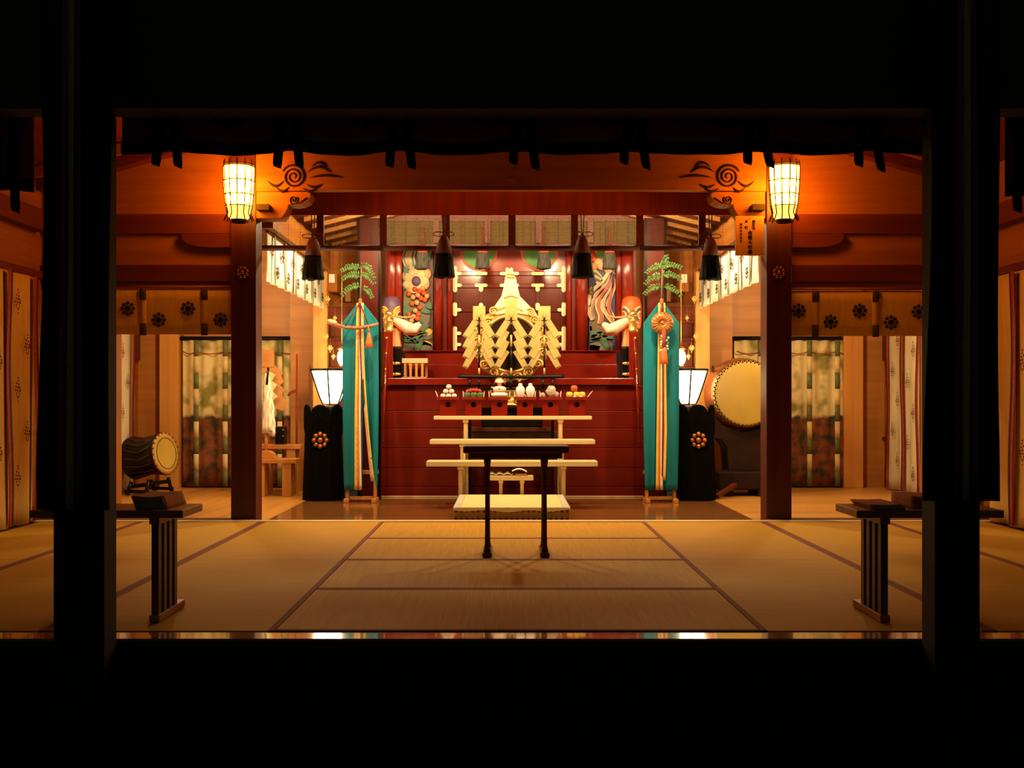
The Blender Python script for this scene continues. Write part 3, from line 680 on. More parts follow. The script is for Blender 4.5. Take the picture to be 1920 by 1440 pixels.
def door(ua, ub, hinge, lab):
    d = 10.45
    t = thing('lacquer_door', lab, 'door', ((X(ua, d) + X(ub, d)) / 2, d + .05, ZS + .012), 'lacquered shrine doors')
    xa, xb = X(ua, d) + .002, X(ub, d) - .002; z0, z1 = ZS + .012, Z(510.5, d)
    b = mk('brown_lacquer').box(xa, xb, d + .02, d + .05, z0, z1); dp = b.build('door_panel', t)
    b = mk('brown_lacquer')
    for v in (513, 536, 581, 626, 646): b.box(xa, xb, d, d + .019, Z(v, d) - .020, Z(v, d) + .020)
    b.box(xa, xa + .05, d - .001, d + .019, z0, z1).box(xb - .05, xb, d - .001, d + .019, z0, z1)
    mid = (ua + ub) / 2; b.box(X(mid - 3, d), X(mid + 3, d), d, d + .019, Z(581, d) + .021, Z(536, d) - .021)
    b.build('door_rails', t, bevel=.004)
    def pill(u0, u1, v0, v1):
        x0, x1 = sorted((X(u0, d), X(u1, d))); zA, zB = sorted((Z(v0, d), Z(v1, d))); r = min(x1 - x0, zB - zA) / 2; cx, cz = (x0 + x1) / 2, (zA + zB) / 2
        pts = []
        hx, hz = (x1 - x0) / 2 - r, (zB - zA) / 2 - r
        for q, (sx, sz) in enumerate(((1, 1), (-1, 1), (-1, -1), (1, -1))):
            for i in range(5):
                a = PI / 2 * q + PI / 2 * i / 4; pts.append((cx + sx * hx + r * math.cos(a), cz + sz * hz + r * math.sin(a)))
        return pts
    s = 1 if hinge < 0 else -1; e = ua if hinge < 0 else ub; o = ub if hinge < 0 else ua
    for grp in ([(e + s * .3, e + s * 8, 499, 548), (e + s * 5, e + s * 17, 510, 516), (e + s * 5, e + s * 17, 532, 538)],
                [(e + s * .3, e + s * 8, 567, 593), (e + s * 5, e + s * 16, 578, 584)],
                [(e + s * .3, e + s * 8, 612, 658.5), (e + s * 5, e + s * 16, 622, 628), (e + s * 5, e + s * 16, 643, 649)],
                [(mid - 12, mid + 12, 510, 516)], [(mid - 12, mid + 12, 532, 538), (mid - 4, mid + 4, 536, 547)], [(mid - 4, mid + 4, 568, 582)],
                [(o - s * 7, o - s * .5, 502, 545), (o - s * 18, o - s * 5, 510, 516), (o - s * 18, o - s * 5, 532, 538)]):
        b = mk('pale_gold')
        for i, q in enumerate(grp): b.prism(pill(*q), d - .010 + .002 * i, d - .0015)
        b.build('gold_fitting', dp)
door(849, 955, -1, 'lacquered door leaf with gold fittings, behind the mirror on the berry-carving side')
door(955, 1061, 1, 'lacquered door leaf with gold fittings, behind the mirror on the phoenix-tail side')
# carved panels -------------------------------------------------------------
def ribbon_band(b, pts, w, d, th, m):
    b.mat(m); n = len(pts); L = []; R = []
    for i, p in enumerate(pts):
        a = pts[max(i - 1, 0)]; c = pts[min(i + 1, n - 1)]; dx, dz = c[0] - a[0], c[1] - a[1]; l = math.hypot(dx, dz) or 1
        ww = w * (1.0 if 0 < i < n - 1 else .55); L.append((p[0] - dz / l * ww, p[1] + dx / l * ww)); R.append((p[0] + dz / l * ww, p[1] - dx / l * ww))
    for i in range(n - 1):
        b.prism([L[i], L[i + 1], R[i + 1], R[i]], d - th, d)
def curve(pts, n=16):
    out = []; k = len(pts)
    for i in range(k - 1):
        p0, p1, p2, p3 = pts[max(i - 1, 0)], pts[i], pts[i + 1], pts[min(i + 2, k - 1)]
        for j in range(n // (k - 1) + 1):
            q = j / (n // (k - 1) + 1)
            out.append(tuple(.5 * ((2 * p1[c]) + (-p0[c] + p2[c]) * q + (2 * p0[c] - 5 * p1[c] + 4 * p2[c] - p3[c]) * q * q + (-p0[c] + 3 * p1[c] - 3 * p2[c] + p3[c]) * q ** 3) for c in (0, 1)))
    out.append(pts[-1]); return out
PD = 10.44
def pxz(pts): return [(X(min(max(u, 756.5), 810.5) if u < 960 else min(max(u, 1105.5), 1149), PD), Z(min(v, 659), PD)) for u, v in pts]
def leaf_poly(u, v, L, W, a):
    ca, sa = math.cos(a), math.sin(a); pts = []
    for i in range(12):
        q = 2 * PI * i / 12; x = math.cos(q) * L / 2; y = math.sin(q) * W / 2 * (1 - .35 * math.cos(q)); pts.append((u + x * ca - y * sa, v + x * sa + y * ca))
    return pts
def carved(lab, ua, ub, side):
    t = thing('carved_panel', lab, 'carving', ((X(ua, PD) + X(ub, PD)) / 2, PD, ZS + .012), 'painted relief panels')
    mk('lacquer_brown_paint' if side < 0 else 'blue_paint').box(X(ua, PD), X(ub, PD), PD, PD + .04, ZS + .012, 2.6).build('back_board', t)
    if side < 0:
        for u, v, L, W, m in ((783, 650, 58, 26, 'grey_paint'), (772, 654, 36, 18, 'cream_paint'), (773, 659, 30, 14, 'grey_paint'), (800, 648, 30, 18, 'yellow_paint'), (801, 655, 26, 16, 'grey_paint'), (802, 622, 22, 14, 'yellow_paint'), (803, 630, 22, 14, 'grey_paint'),
                              (794, 590, 26, 62, 'grey_paint'), (768, 565, 22, 50, 'moss_paint'), (762, 620, 14, 50, 'moss_paint')):
            mk(m).prism(pxz(leaf_poly(u, v, L, W, 0)), PD - .0085 - .0004 * (int(u * 7 + v) % 9), PD - .0005).build('rock', t)
        for u, v, L, W, a in ((781, 632, 46, 12, -.35), (779, 626, 44, 10, -.15), (770, 634, 40, 10, .55), (787, 643, 34, 12, -1.2), (795, 616, 26, 8, -.5), (799, 584, 20, 9, .3), (788, 600, 16, 8, .9), (763, 585, 14, 22, 0), (806, 574, 16, 12, .7), (762, 520, 10, 46, .1)):
            lf = mk('leaf_paint').prism(pxz(leaf_poly(u, v, L, W, a)), PD - .030, PD - .0135); lf.mat('moss_paint').prism(pxz(leaf_poly(u, v, L * .8, W * .18, a)), PD - .033, PD - .0295); lf.build('leaf', t)
        fl = B()
        for k in range(7):
            a = 2 * PI * k / 7; fl.mat('cream_paint').ell((X(779 + 15 * math.cos(a), PD), PD - .022, Z(527 + 15 * math.sin(a), PD)), (.060, .014, .050), 12, 6)
        fl.mat('violet_paint').ell((X(781, PD), PD - .036, Z(528, PD)), (.045, .014, .050), 12, 6)
        for u, v in ((770, 540), (797, 533), (763, 518), (800, 514)): fl.mat('peach_paint').ell((X(u, PD), PD - .020, Z(v, PD)), (.050, .012, .055), 12, 6)
        for u, v in ((775, 508), (788, 503), (797, 522)): fl.mat('flame_paint').ell((X(u, PD), PD - .018, Z(v, PD)), (.046, .012, .040), 12, 6)
        fl.build('peony_relief', t, label='cream and violet peony')
        rng = random.Random(3)
        for (u, v) in ((778, 543), (787, 546), (795, 550), (784, 554), (775, 558), (790, 560), (797, 563), (782, 568), (773, 570), (788, 577), (779, 583), (785, 590), (776, 594), (783, 598), (772, 602), (767, 590), (793, 541), (801, 556), (767, 552)):
            mk('flame_paint' if rng.random() < .6 else 'peach_paint').ell((X(u, PD), PD - .034, Z(v, PD)), (.026, .016, .026), 10, 6).build('berry', t)
        for k, o in enumerate((0, 8, 16)):
            rb = B()
            ribbon_band(rb, curve(pxz([(762 + o, 400), (758 + o, 440), (764 + o * .9, 462), (758 + o, 484), (766 + o * .8, 505)])), .020, PD - .018, .010, 'cream_paint')
            ribbon_band(rb, curve(pxz([(762 + o, 400), (758 + o, 440), (764 + o * .9, 462), (758 + o, 484), (766 + o * .8, 505)])), .010, PD - .029, .006, ('moss_paint', 'peach_paint', 'leaf_paint')[k]); rb.build('plume', t)
        for o in (0, 9): rb = B(); ribbon_band(rb, curve(pxz([(798 + o, 400), (804 + o * .5, 440), (798 + o, 470), (803, 490)])), .016, PD - .018, .010, ('cream_paint', 'leaf_paint')[o > 0]); rb.build('plume', t)
    else:
        for u, v, L, W, m in ((1125, 648, 56, 24, 'grey_paint'), (1115, 655, 40, 16, 'moss_paint'), (1140, 655, 34, 14, 'grey_paint'), (1112, 590, 24, 60, 'brownrock_paint'), (1120, 610, 22, 36, 'brownrock_paint'), (1110, 622, 20, 20, 'grey_paint'), (1138, 580, 30, 60, 'lacquer_brown_paint'), (1130, 470, 50, 50, 'disc_green_paint')):
            mk(m).prism(pxz(leaf_poly(u, v, L, W, 0)), PD - .0085 - .0004 * (int(u * 7 + v) % 9), PD - .0005).build('rock', t)
        for u, v, L, W, a in ((1122, 627, 46, 12, .12), (1124, 628, 40, 12, -.5), (1132, 640, 36, 12, 1.1), (1113, 634, 36, 12, -.2), (1140, 630, 30, 10, .3), (1107, 562, 12, 26, 0), (1140, 585, 12, 26, -.6)):
            lf = mk('leaf_paint').prism(pxz(leaf_poly(u, v, L, W, a)), PD - .030, PD - .0135); lf.mat('moss_paint').prism(pxz(leaf_poly(u, v, L * .8, W * .18, a)), PD - .033, PD - .0295); lf.build('leaf', t)
        tails = [([(1146, 508), (1138, 530), (1122, 548), (1110, 566), (1106, 585), (1112, 600)], 'peach_paint'), ([(1148, 510), (1141, 535), (1128, 553), (1120, 572), (1126, 592), (1124, 608)], 'flame_paint'),
                 ([(1150, 512), (1146, 538), (1134, 558), (1131, 576), (1140, 592), (1150, 604)], 'peach_paint'), ([(1152, 514), (1150, 538), (1142, 560), (1140, 580), (1150, 596)], 'flame_paint'), ([(1142, 512), (1128, 532), (1114, 544), (1106, 556), (1104, 576)], 'cream_paint')]
        for i, (p, m) in enumerate(tails):
            rb = B(); ribbon_band(rb, curve(pxz(p), 20), .026, PD - .018, .012, 'cream_paint'); ribbon_band(rb, curve(pxz(p), 20), .013, PD - .0305, .006, m)
            ribbon_band(rb, curve(pxz([(u + 3, v) for u, v in p]), 20), .004, PD - .037, .004, 'violet_paint'); rb.build('tail_feather', t)
        wg = B()
        for k in range(6): wg.mat('cream_paint' if k % 2 else 'grey_paint').prism(pxz(leaf_poly(1121 + k * 2, 512 + k * 5, 34, 6, .9 - k * .08)), PD - .024 - .002 * k, PD - .0135)
        for u, v in ((1113, 500), (1122, 492), (1140, 506), (1128, 500)): wg.mat('peach_paint').ell((X(u, PD), PD - .022, Z(v, PD)), (.045, .014, .04), 10, 6)
        for u, v in ((1110, 478), (1114, 486), (1117, 470)): wg.mat('flame_paint').ell((X(u, PD), PD - .02, Z(v, PD)), (.03, .012, .035), 10, 6)
        wg.build('wing_relief', t)
        e = mk('leaf_paint').ell((X(1108, PD), PD - .030, Z(546, PD)), (.032, .012, .055), 12, 6); e.mat('orange_paint').ell((X(1108, PD), PD - .040, Z(541, PD)), (.014, .01, .016), 8, 6).ell((X(1108, PD), PD - .040, Z(550, PD)), (.014, .01, .014), 8, 6); e.build('feather_eye', t)
carved('relief panel carved with red berries and a violet peony beside the doors', 755, 812, -1)
carved('relief panel carved with striped phoenix tail feathers beside the doors', 1104, 1154, 1)
# honden posts, handrails, statues, small fence ---------------------------------
for sx, lab in ((-1, 'square red-brown post with black edges behind the banner with the sword'), (1, 'square red-brown post with black edges behind the banner with the bronze disc')):
    u0, u1 = (670, 714) if sx < 0 else (1208, 1250)
    d = 9.72; x0, x1 = X(u0, d), X(u1, d)
    t = thing('shrine_post', lab, 'pillar', ((x0 + x1) / 2, d + .1, FL + .001), 'edged shrine posts')
    mk('post_lacquer').box(x0 + .012, x1 - .012, d, d + .16, FL + .001, 2.55).build('shaft', t)
    for xx in (x0, x1 - .024): mk('black_lacquer').box(xx, xx + .024, d - .006, d + .02, FL + .002, 2.55).build('edge_strip', t)
    # finial post of the railing
    d = 9.965; uc = 729 if sx < 0 else 1187
    xc = X(uc, d); t = thing('railing_post', 'red railing post with gold onion finial, ' + ('beside the slatted stand' if sx < 0 else 'in front of the orange-backed statue'), 'post', (xc, d, ZL + .002), 'railing posts')
    zc = Z(622, d)
    mk('red_lacquer').box(xc - .043, xc + .043, d - .043, d + .043, ZL + .002, zc).build('shaft', t, bevel=.006)
    mk('gold').lathe((xc, d, zc + .001), [(.044, 0), (.047, .012), (.044, .02), (.040, .09), (.046, .098), (.046, .112), (.030, .122), (.024, .135), (.036, .150), (.042, .168), (.036, .186), (.020, .198), (.004, .208)], 24).build('onion_finial', t)
    r = mk('red_lacquer'); xo = xc - sx * -.0
    p0 = (xc + sx * .012, d - .052, zc - .06); p1 = (xc + sx * .012, 9.60, .62)
    r.tube([p0, p1], .013, 10).tube([(p0[0] + sx * .004, p0[1], p0[2] - .14), (p1[0] + sx * .004, p1[1], p1[2] - .14)], .011, 10); rail = r.build('stair_rail', t)
    b = mk('gold')
    for q in (.0, .18, .36, .52): b.ell((p0[0] + (p1[0] - p0[0]) * q, p0[1] + (p1[1] - p0[1]) * q - .012, p0[2] + (p1[2] - p0[2]) * q), .010, 8, 6)
    b.build('gold_stud', rail)
    # painted guardian statue
    d = 10.185; uc = 735 if sx < 0 else 1183
    xc = X(uc, d)
    t = thing('guardian_statue', ('painted carved statue in violet and yellow with a pale sweeping sleeve, beside the berry carving' if sx < 0 else 'painted carved statue with rounded orange back and pale sleeve, beside the phoenix-tail carving'), 'statue', (xc, d, ZL + .002))
    m1 = 'violet_paint' if sx < 0 else 'orange_paint'
    bp = mk('black_lacquer').box(xc - sx * .02 - .075, xc - sx * .02 + .075, d - .075, d + .075, ZL + .002, Z(652, d)).build('black_pedestal', t, bevel=.008)
    for v in (682, 702): mk('gold').ell((xc - sx * .055, d - .083, Z(v, d)), (.042, .016, .017), 14, 8).build('gold_cap', bp)
    mk('peach_paint').prism([(xc - sx * .02 - .07, Z(651, d)), (xc - sx * .02 + .07, Z(651, d)), (xc - sx * .02 + .055, Z(615, d)), (xc - sx * .02 - .055, Z(615, d))], d - .07, d + .06).build('pale_skirt', t, bevel=.01)
    mk(m1).lathe((xc + sx * .005, d, Z(616, d)), [(.085, 0), (.095, .05), (.100, .13), (.098, .22), (.085, .285), (.05, .31)], 24, Matrix.Diagonal((.9 if sx < 0 else 1.0, .9, 1))).build('robe_body', t)
    b = B()
    for s2 in (-1, 1):
        for r_, m_, th_ in ((.062, 'cream_paint', .011), (.044, 'violet_paint', .010), (.027, 'cream_paint', .009)):
            b.mat(m_ if sx > 0 else ('yellow_paint' if m_ == 'cream_paint' else 'peach_paint'))
            b.tube([(xc + s2 * .085 - s2 * r_ * math.cos(q_), d - .055 - .035 * math.cos(q_), Z(592, d) + r_ * 1.3 * math.sin(q_)) for q_ in [-1.2 + 2.7 * i_ / 14 for i_ in range(15)]], th_, 8)
    b.build('robe_trim', t)
    s3 = -sx
    pts = [(.03, 600), (.10, 607), (.17, 616), (.235, 618), (.285, 608)]
    q = [(xc + s3 * a, d - .14, Z(v, d)) for a, v in pts]
    mk('paper_white').tube(q, [.022, .040, .055, .050, .020], 12).build('sweeping_sleeve', t, label='pale sweeping sleeve')
    mk('flame_paint').tube([(p[0] + .0, p[1] + .035, p[2] - .030) for p in q], [.020, .034, .046, .040, .014], 12).build('sleeve_lining', t, label='red sleeve lining')
    mk('peach_paint').tube([(xc + s3 * (.04 + .2 * i / 8), d - .13, Z(598 - 0 + 3 * math.sin(PI * i / 8) - 4, d)) for i in range(9)], .009, 8).build('forearm', t)
t = thing('slatted_stand', 'small light wooden stand with vertical slats on the altar ledge', 'stand', (X(779, 10.1), 10.1, ZL + .002))
d = 10.06
mk('pale_wood_x').box(X(754, d), X(802, d), d - .02, d + .12, Z(681, d), Z(672, d)).build('top_board', t, bevel=.003)
mk('amber_wood_x').box(X(754, d), X(800, d), d - .02, d + .12, ZL + .002, ZL + .014).build('base_board', t, bevel=.002)
for u in (760, 770, 781, 792):
    mk('amber_wood_z').box(X(u - 2.2, d), X(u + 2.2, d), d - .015, d + .008, ZL + .0145, Z(681, d) - .0005).build('slat', t)
for u in (760, 798): mk('amber_wood_z').box(X(u - 2.2, d), X(u + 2.2, d), d + .09, d + .11, ZL + .0145, Z(681, d) - .0005).build('slat', t)
# ================================================================ MIRROR ON ITS TABLE
MT = Z(801, 9.72)
t = thing('mirror_table', 'dark lacquered table with black dais carrying the gold mirror', 'table', (0, 9.78, FL + .001))
mk('lacquer_brown_paint').box(X(884, 9.68), X(1036, 9.68), 9.665, 9.885, MT - .04, MT).build('tabletop', t, bevel=.004)
mk('lacquer_brown_paint').box(X(866, 9.7), X(1054, 9.7), 9.70, 9.86, MT - .16, MT - .041).build('apron', t, bevel=.004)
for u in (872, 1048):
    for y in (9.71, 9.83): mk('lacquer_brown_paint').box(X(u, 9.7) - .02, X(u, 9.7) + .02, y, y + .025, FL + .001, MT - .161).build('leg', t)
mk('black_lacquer').box(X(903, 9.72), X(1017, 9.72), 9.68, 9.88, MT + .001, Z(764, 9.72)).build('dais', t, bevel=.010)
t = thing('shrine_mirror', 'round sacred mirror in an ornate gold cloud frame with tall flame finial', 'mirror', (0, 9.80, Z(764, 9.72) + .002))
MD = 9.80; CXm, CZm = X(958, MD), Z(645, MD); k = MD / F
mk('mirror_disc').dot((CXm, MD + .012, CZm), (1, 0, 0), (0, 0, 1), (0, -1, 0), .252, .012, 56).build('mirror_face', t)
b = mk('gold'); b.tube([(CXm + .262 * math.cos(2 * PI * i / 56), MD, CZm + .262 * math.sin(2 * PI * i / 56)) for i in range(57)], .018, 10); b.build('rim', t)
b = mk('gold')
out = []; nn = 72
for i in range(nn):
    a = 2 * PI * i / nn; r = .335 + .028 * abs(math.sin(a * 4.5 + .3)); out.append((CXm + r * math.cos(a) * .98, CZm + r * math.sin(a)))
inn = [(CXm + .265 * math.cos(2 * PI * i / nn), CZm + .265 * math.sin(2 * PI * i / nn)) for i in range(nn)]
for i in range(nn):
    j = (i + 1) % nn; b.prism([out[i], out[j], inn[j], inn[i]], MD + .005, MD + .030)
b.build('cloud_ring', t)
b = mk('gold'); rng = random.Random(5)
for i in range(17):
    a = 2 * PI * i / 17 + .1; sx_ = 1 if i % 2 else -1
    c = (CXm + .312 * math.cos(a), CZm + .312 * math.sin(a))
    if 60 < math.degrees(a) < 120: continue
    b.tube(spiral(c, .046, 1.7, 22, sx_, a, MD - .004), [.013 - .007 * j / 22 for j in range(23)], 7)
b.build('cloud_scroll', t)
pr = [(919, 592), (928, 573), (940, 556), (944, 540), (947, 520), (953, 513), (961, 513), (967, 520), (971, 540), (975, 556), (990, 571), (1004, 585), (1010, 596), (985, 590), (958, 586), (935, 590)]
mk('pale_gold').prism([(X(u, MD), Z(v, MD)) for u, v in pr], MD - .012, MD + .028).build('flame_finial', t, bevel=.006)
b = mk('gold')
b.tube([(X(945 + 26 * i / 10, MD), MD - .018, Z(559 - 4 * math.sin(PI * i / 10), MD)) for i in range(11)], .010, 8)
b.tube([(X(930 + 50 * i / 10, MD), MD - .018, Z(583 - 8 * math.sin(PI * i / 10), MD)) for i in range(11)], .008, 8)
for i in range(5): b.tube([(X(951 + 3 * i, MD), MD - .014, Z(514, MD)), (X(950.5 + 3.3 * i, MD), MD - .016, Z(523, MD))], .006, 6)
for u, v, s in ((925, 584, 1), (995, 586, -1), (1003, 600, -1), (915, 604, 1)): b.tube(spiral((X(u, MD), Z(v, MD)), .040, 1.6, 22, s, .6, MD - .018), [.012 - .006 * j / 22 for j in range(23)], 7)
b.build('finial_scroll', t)
b = mk('gold')
b.lathe((CXm, MD, Z(764, 9.72) + .002), [(.17, 0), (.175, .02), (.13, .045), (.085, .075), (.075, .12), (.10, .15), (.085, .18)], 28, Matrix.Diagonal((1, .5, 1)))
for s in (-1, 1):
    for j in range(3): b.tube(spiral((CXm + s * (.06 + .055 * j), Z(752 - 9 * j, MD)), .036, 1.5, 20, s, 1.2, MD - .07 + .015 * j), [.013 - .006 * q / 20 for q in range(21)], 7)
b.build('pedestal', t)
# gold paper wands on the black bar
WD = 9.56
zbar = Z(707, WD)
t = thing('wand_rack', 'low black curved bar carrying three gold paper wands', 'stand', (X(958, WD), WD, zbar - .10))
b = mk('black_lacquer'); b.tube([(X(859 + 199 * i / 20, WD), WD, zbar + .006 * (abs(i - 10) / 10) ** 2 - .0) for i in range(21)], [.014 + .004 * abs(i - 10) / 10 for i in range(21)], 10); b.build('cross_bar', t)
for u in (881, 898, 958, 1018, 1036): mk('black_lacquer').cyl((X(u, WD), WD + .004, MT if False else zbar - .10), (X(u, WD), WD + .004, zbar - .014), .012, n=10).build('leg', t)
mk('black_lacquer').box(X(872, WD), X(1045, WD), WD - .03, WD + .04, zbar - .118, zbar - .1005).build('foot_board', t)
for u in (881, 1036): mk('black_lacquer').box(X(u, WD) - .012, X(u, WD) + .012, WD - .02, WD + .03, FL + .002, zbar - .1185).build('stand_leg', t)
def wand(lab, u, dv, top_v):
    d = WD - dv; t = thing('paper_wand', lab, 'paper wand', (X(u, d), d, zbar + .024), 'gold paper wands')
    yy = d - .004
    b = B()
    ks = [(zbar + .024, Z(690, d)), (Z(690, d), Z(650, d)), (Z(650, d), Z(628, d)), (Z(628, d), Z(596, d)), (Z(596, d), Z(588, d))]
    for i, (a, c) in enumerate(ks): b.mat('gold_paper' if i % 2 == 0 else 'black_lacquer').cyl((X(u, d), yy - .012, a), (X(u, d), yy - .012, c), .0085, n=8)
    b.build('rod', t)
    mk('gold_paper').box(X(u - 11.5, d), X(u + 11.5, d), yy, yy + .006, Z(600, d), Z(top_v, d)).build('folded_top', t)
    quads = [[(-11.5, 599), (-29.8, 627), (-18.8, 634), (0, 603)]]
    for q in range(3):
        L0 = (-30.2, 647.5 + 18.4 * q); w = 12.0 if q < 2 else 9.0
        quads.append([(L0[0] + 16, L0[1] - 31), L0, (L0[0] + w, L0[1] + 6.5 * w / 11), (L0[0] + 27, L0[1] - 24.5)])
    for sg in (-1, 1):
        b = mk('gold_paper')
        for layer in (0, 1):
            for q, qd in enumerate(quads):
                o = 2.4 * layer; y1 = yy + .002 + .004 * q + .014 * layer
                vs = []
                for i, (a, v) in enumerate(qd):
                    tilt = (.010, -.004, .006, .013)[i] * (1 if (q + layer) % 2 else .5)
                    vs.append(Vector((X(u + sg * (-a + o * .8), d), y1 + tilt * .35, Z(v + o, d))))
                b.add(vs + [p + Vector((0, .0015, 0)) for p in vs], [(0, 1, 2, 3), (7, 6, 5, 4), (0, 4, 5, 1), (1, 5, 6, 2), (2, 6, 7, 3), (3, 7, 4, 0)], False)
        b.build('zigzag_streamer', t)
wand('gold zigzag paper wand on the black bar, over the berry-carving half of the mirror', 898.5, 0, 574)
wand('gold zigzag paper wand on the black bar before the middle of the mirror', 958.5, .035, 561)
wand('gold zigzag paper wand on the black bar, over the phoenix-tail half of the mirror', 1020.5, 0, 574)
# ================================================================ OFFERINGS
t = thing('tiered_offering_stand', 'pale wooden three-tier offering stand before the altar', 'stand', (0, 9.1, FL + .001))
tiers = [(9.30, 9.53, 813, 1110, 780, 787, (873, 1051)), (9.05, 9.28, 805.5, 1116, 824.5, 833, (867, 1053)), (8.80, 9.03, 799, 1121, 865, 875, (863.5, 1056.5))]
TOPS = []
for y0, y1, ua, ub, va, vb, lg in tiers:
    zt, zb = Z(va, y0), Z(vb, y0); TOPS.append(zt)
    mk('pale_wood_x').box(X(ua, y0), X(ub, y0), y0, y1, zb, zt).build('shelf', t, bevel=.006)
    for u in lg:
        xx = X(u, y0 + .03)
        for y in (y0 + .02, y1 - .05):
            mk('pale_wood_z').box(xx - .017, xx + .017, y, y + .03, FL + .001, zb - .026).build('leg', t, bevel=.002)
        mk('pale_wood_x').box(xx - .024, xx + .024, y0 + .012, y1 - .012, zb - .025, zb - .0005).build('cross_batten', t, bevel=.002)
for u, v0, v1 in ((871, 875, 912), (1046.5, 875, 912)):
    d = 9.04
    mk('paper_straw').tube([(X(u, d), d, Z(836, d)), (X(u + 1, d), d, Z(880, d)), (X(u + 1.5, d), d, Z(908, d))], .004, 6).ell((X(u + 1.5, d), d, Z(907, d)), (.007, .007, .010), 8, 6).build('hanging_cord', t)
T1 = TOPS[0]
# six red footed trays
OD = 9.405; OU = [841, 888.5, 936.5, 984, 1031.5, 1080.5]; TX = [X(u, OD) for u in OU]
what = ['piled white rice cakes', 'tomatoes and green leaves', 'stacked round rice cakes', 'two white jars', 'wrapped clear bags', 'apples']
TT = T1 + .158
for i, x in enumerate(TX):
    t = thing('offering_tray', 'red lacquer footed tray with round hole holding ' + what[i], 'tray', (x, OD, T1 + .001), 'red footed trays')
    b = mk('red_lacquer'); w = .071
    z0, z1 = T1 + .001, T1 + .142; th = .006
    b.box(x - w, x - w + th, OD - w, OD + w, z0, z1).box(x + w - th, x + w, OD - w, OD + w, z0, z1).box(x - w + th, x + w - th, OD + w - th, OD + w, z0, z1)
    # front face with a round hole
    hc = (x, z1 - .042); r = .023; n = 24
    ring = [(hc[0] + r * math.cos(2 * PI * j / n), hc[1] + r * math.sin(2 * PI * j / n)) for j in range(n)]
    def edge(a):
        ca, sa = math.cos(a), math.sin(a); x0_, x1_, zz0, zz1 = x - w + th, x + w - th, z0, z1
        tt = min(((x1_ - hc[0]) / ca if ca > 1e-6 else 9), ((x0_ - hc[0]) / ca if ca < -1e-6 else 9), ((zz1 - hc[1]) / sa if sa > 1e-6 else 9), ((zz0 - hc[1]) / sa if sa < -1e-6 else 9)); return (hc[0] + ca * tt, hc[1] + sa * tt)
    angs = sorted([2 * PI * j / n for j in range(n)] + [math.atan2(zc - hc[1], xc_ - hc[0]) % (2 * PI) for xc_ in (x - w + th, x + w - th) for zc in (z0, z1)])
    for a0, a1 in zip(angs, angs[1:] + [angs[0] + 2 * PI]):
        if a1 - a0 < 1e-6: continue
        b.prism([(hc[0] + r * math.cos(a0), hc[1] + r * math.sin(a0)), edge(a0), edge(a1), (hc[0] + r * math.cos(a1), hc[1] + r * math.sin(a1))], OD - w, OD - w + th)
    b.build('box_foot', t)
    b = mk('red_lacquer'); W = .100
    b.box(x - W, x + W, OD - W * .95, OD + W * .95, z1 + .001, z1 + .015)
    for a, c, e, f in ((-W, -W + .006, -W * .95, W * .95), (W - .006, W, -W * .95, W * .95)): b.box(x + a, x + c, OD + e, OD + f, z1 + .015, z1 + .028)
    b.box(x - W + .006, x + W - .006, OD - W * .95, OD - W * .95 + .006, z1 + .015, z1 + .028).box(x - W + .006, x + W - .006, OD + W * .95 - .006, OD + W * .95, z1 + .015, z1 + .028)
    b.build('tray_rim', t, bevel=.002)
    pw = mk('paper_white')
    ss = (-1,) if i == 0 else ((1,) if i == 5 else (-1, 1))
    for s in ss:
        lean = .022 if i in (0,) else (.05 if i == 5 else .004)
        pw.prism([(x + s * (W - .012), z1 + .0165), (x + s * (W - .0075), z1 + .0165), (x + s * (W - .007 + lean), z1 + .082), (x + s * (W - .014 + lean * .8), z1 + .066)], OD - .07, OD - .02)
    pw.build('paper_liner', t, label='white paper standing up at the tray edge')
TZ = T1 + .142 + .0155
def sph(nm, m, lab, cat, x, y, z, r, grp, ry=None, label_only=None):
    o = mk(m).ell((x, y, z + (r[2] if isinstance(r, tuple) else r)), r, 16, 10).build(nm); return tag(o, lab, cat, grp)
x = TX[0]
pl = [(-.052, 0), (-.002, 0), (.048, 0), (-.027, 1), (.024, 1), (0, 2)]
wl = ['bottom row, at the altar-rail end', 'bottom row, middle', 'bottom row, toward the tomato tray', 'second row, at the altar-rail end', 'second row, toward the tomato tray', 'topmost, faintly pink']
for k, (dx, lv) in enumerate(pl):
    sph('rice_cake', 'mochi', 'small white rice cake in the pile, ' + wl[k], 'rice cake', x + dx + .004, OD - .02, TZ + .001 + lv * .041, (.0245, .026, .0205), 'piled rice cakes')
x = TX[1]
for k, (dx, dy, dz) in enumerate(((-.030, -.01, .048), (-.006, .034, .050), (.022, -.012, .050), (.048, .022, .044), (-.056, .022, .040))):
    t = thing('tomato', ['red tomato over the leaf nearest the rice cakes', 'red tomato at the back of the leaf tray', 'red tomato in the middle of the leaf tray', 'red tomato over the leaf nearest the stacked cakes', 'pale red tomato low at the edge of the leaf tray'][k], 'tomato', (x + dx, OD + dy, TZ + dz + .02), 'tomatoes on the leaf tray')
    fr = mk('tomato').ell((x + dx, OD + dy, TZ + dz + .020), (.021, .021, .019), 14, 8).build('fruit', t)
    mk('leaf_green').tube([(x + dx, OD + dy, TZ + dz + .0395), (x + dx + .006, OD + dy, TZ + dz + .05)], .002, 5).dot((x + dx, OD + dy, TZ + dz + .0392), (1, 0, 0), (0, 1, 0), (0, 0, 1), .009, .001, 5).build('stem', fr)
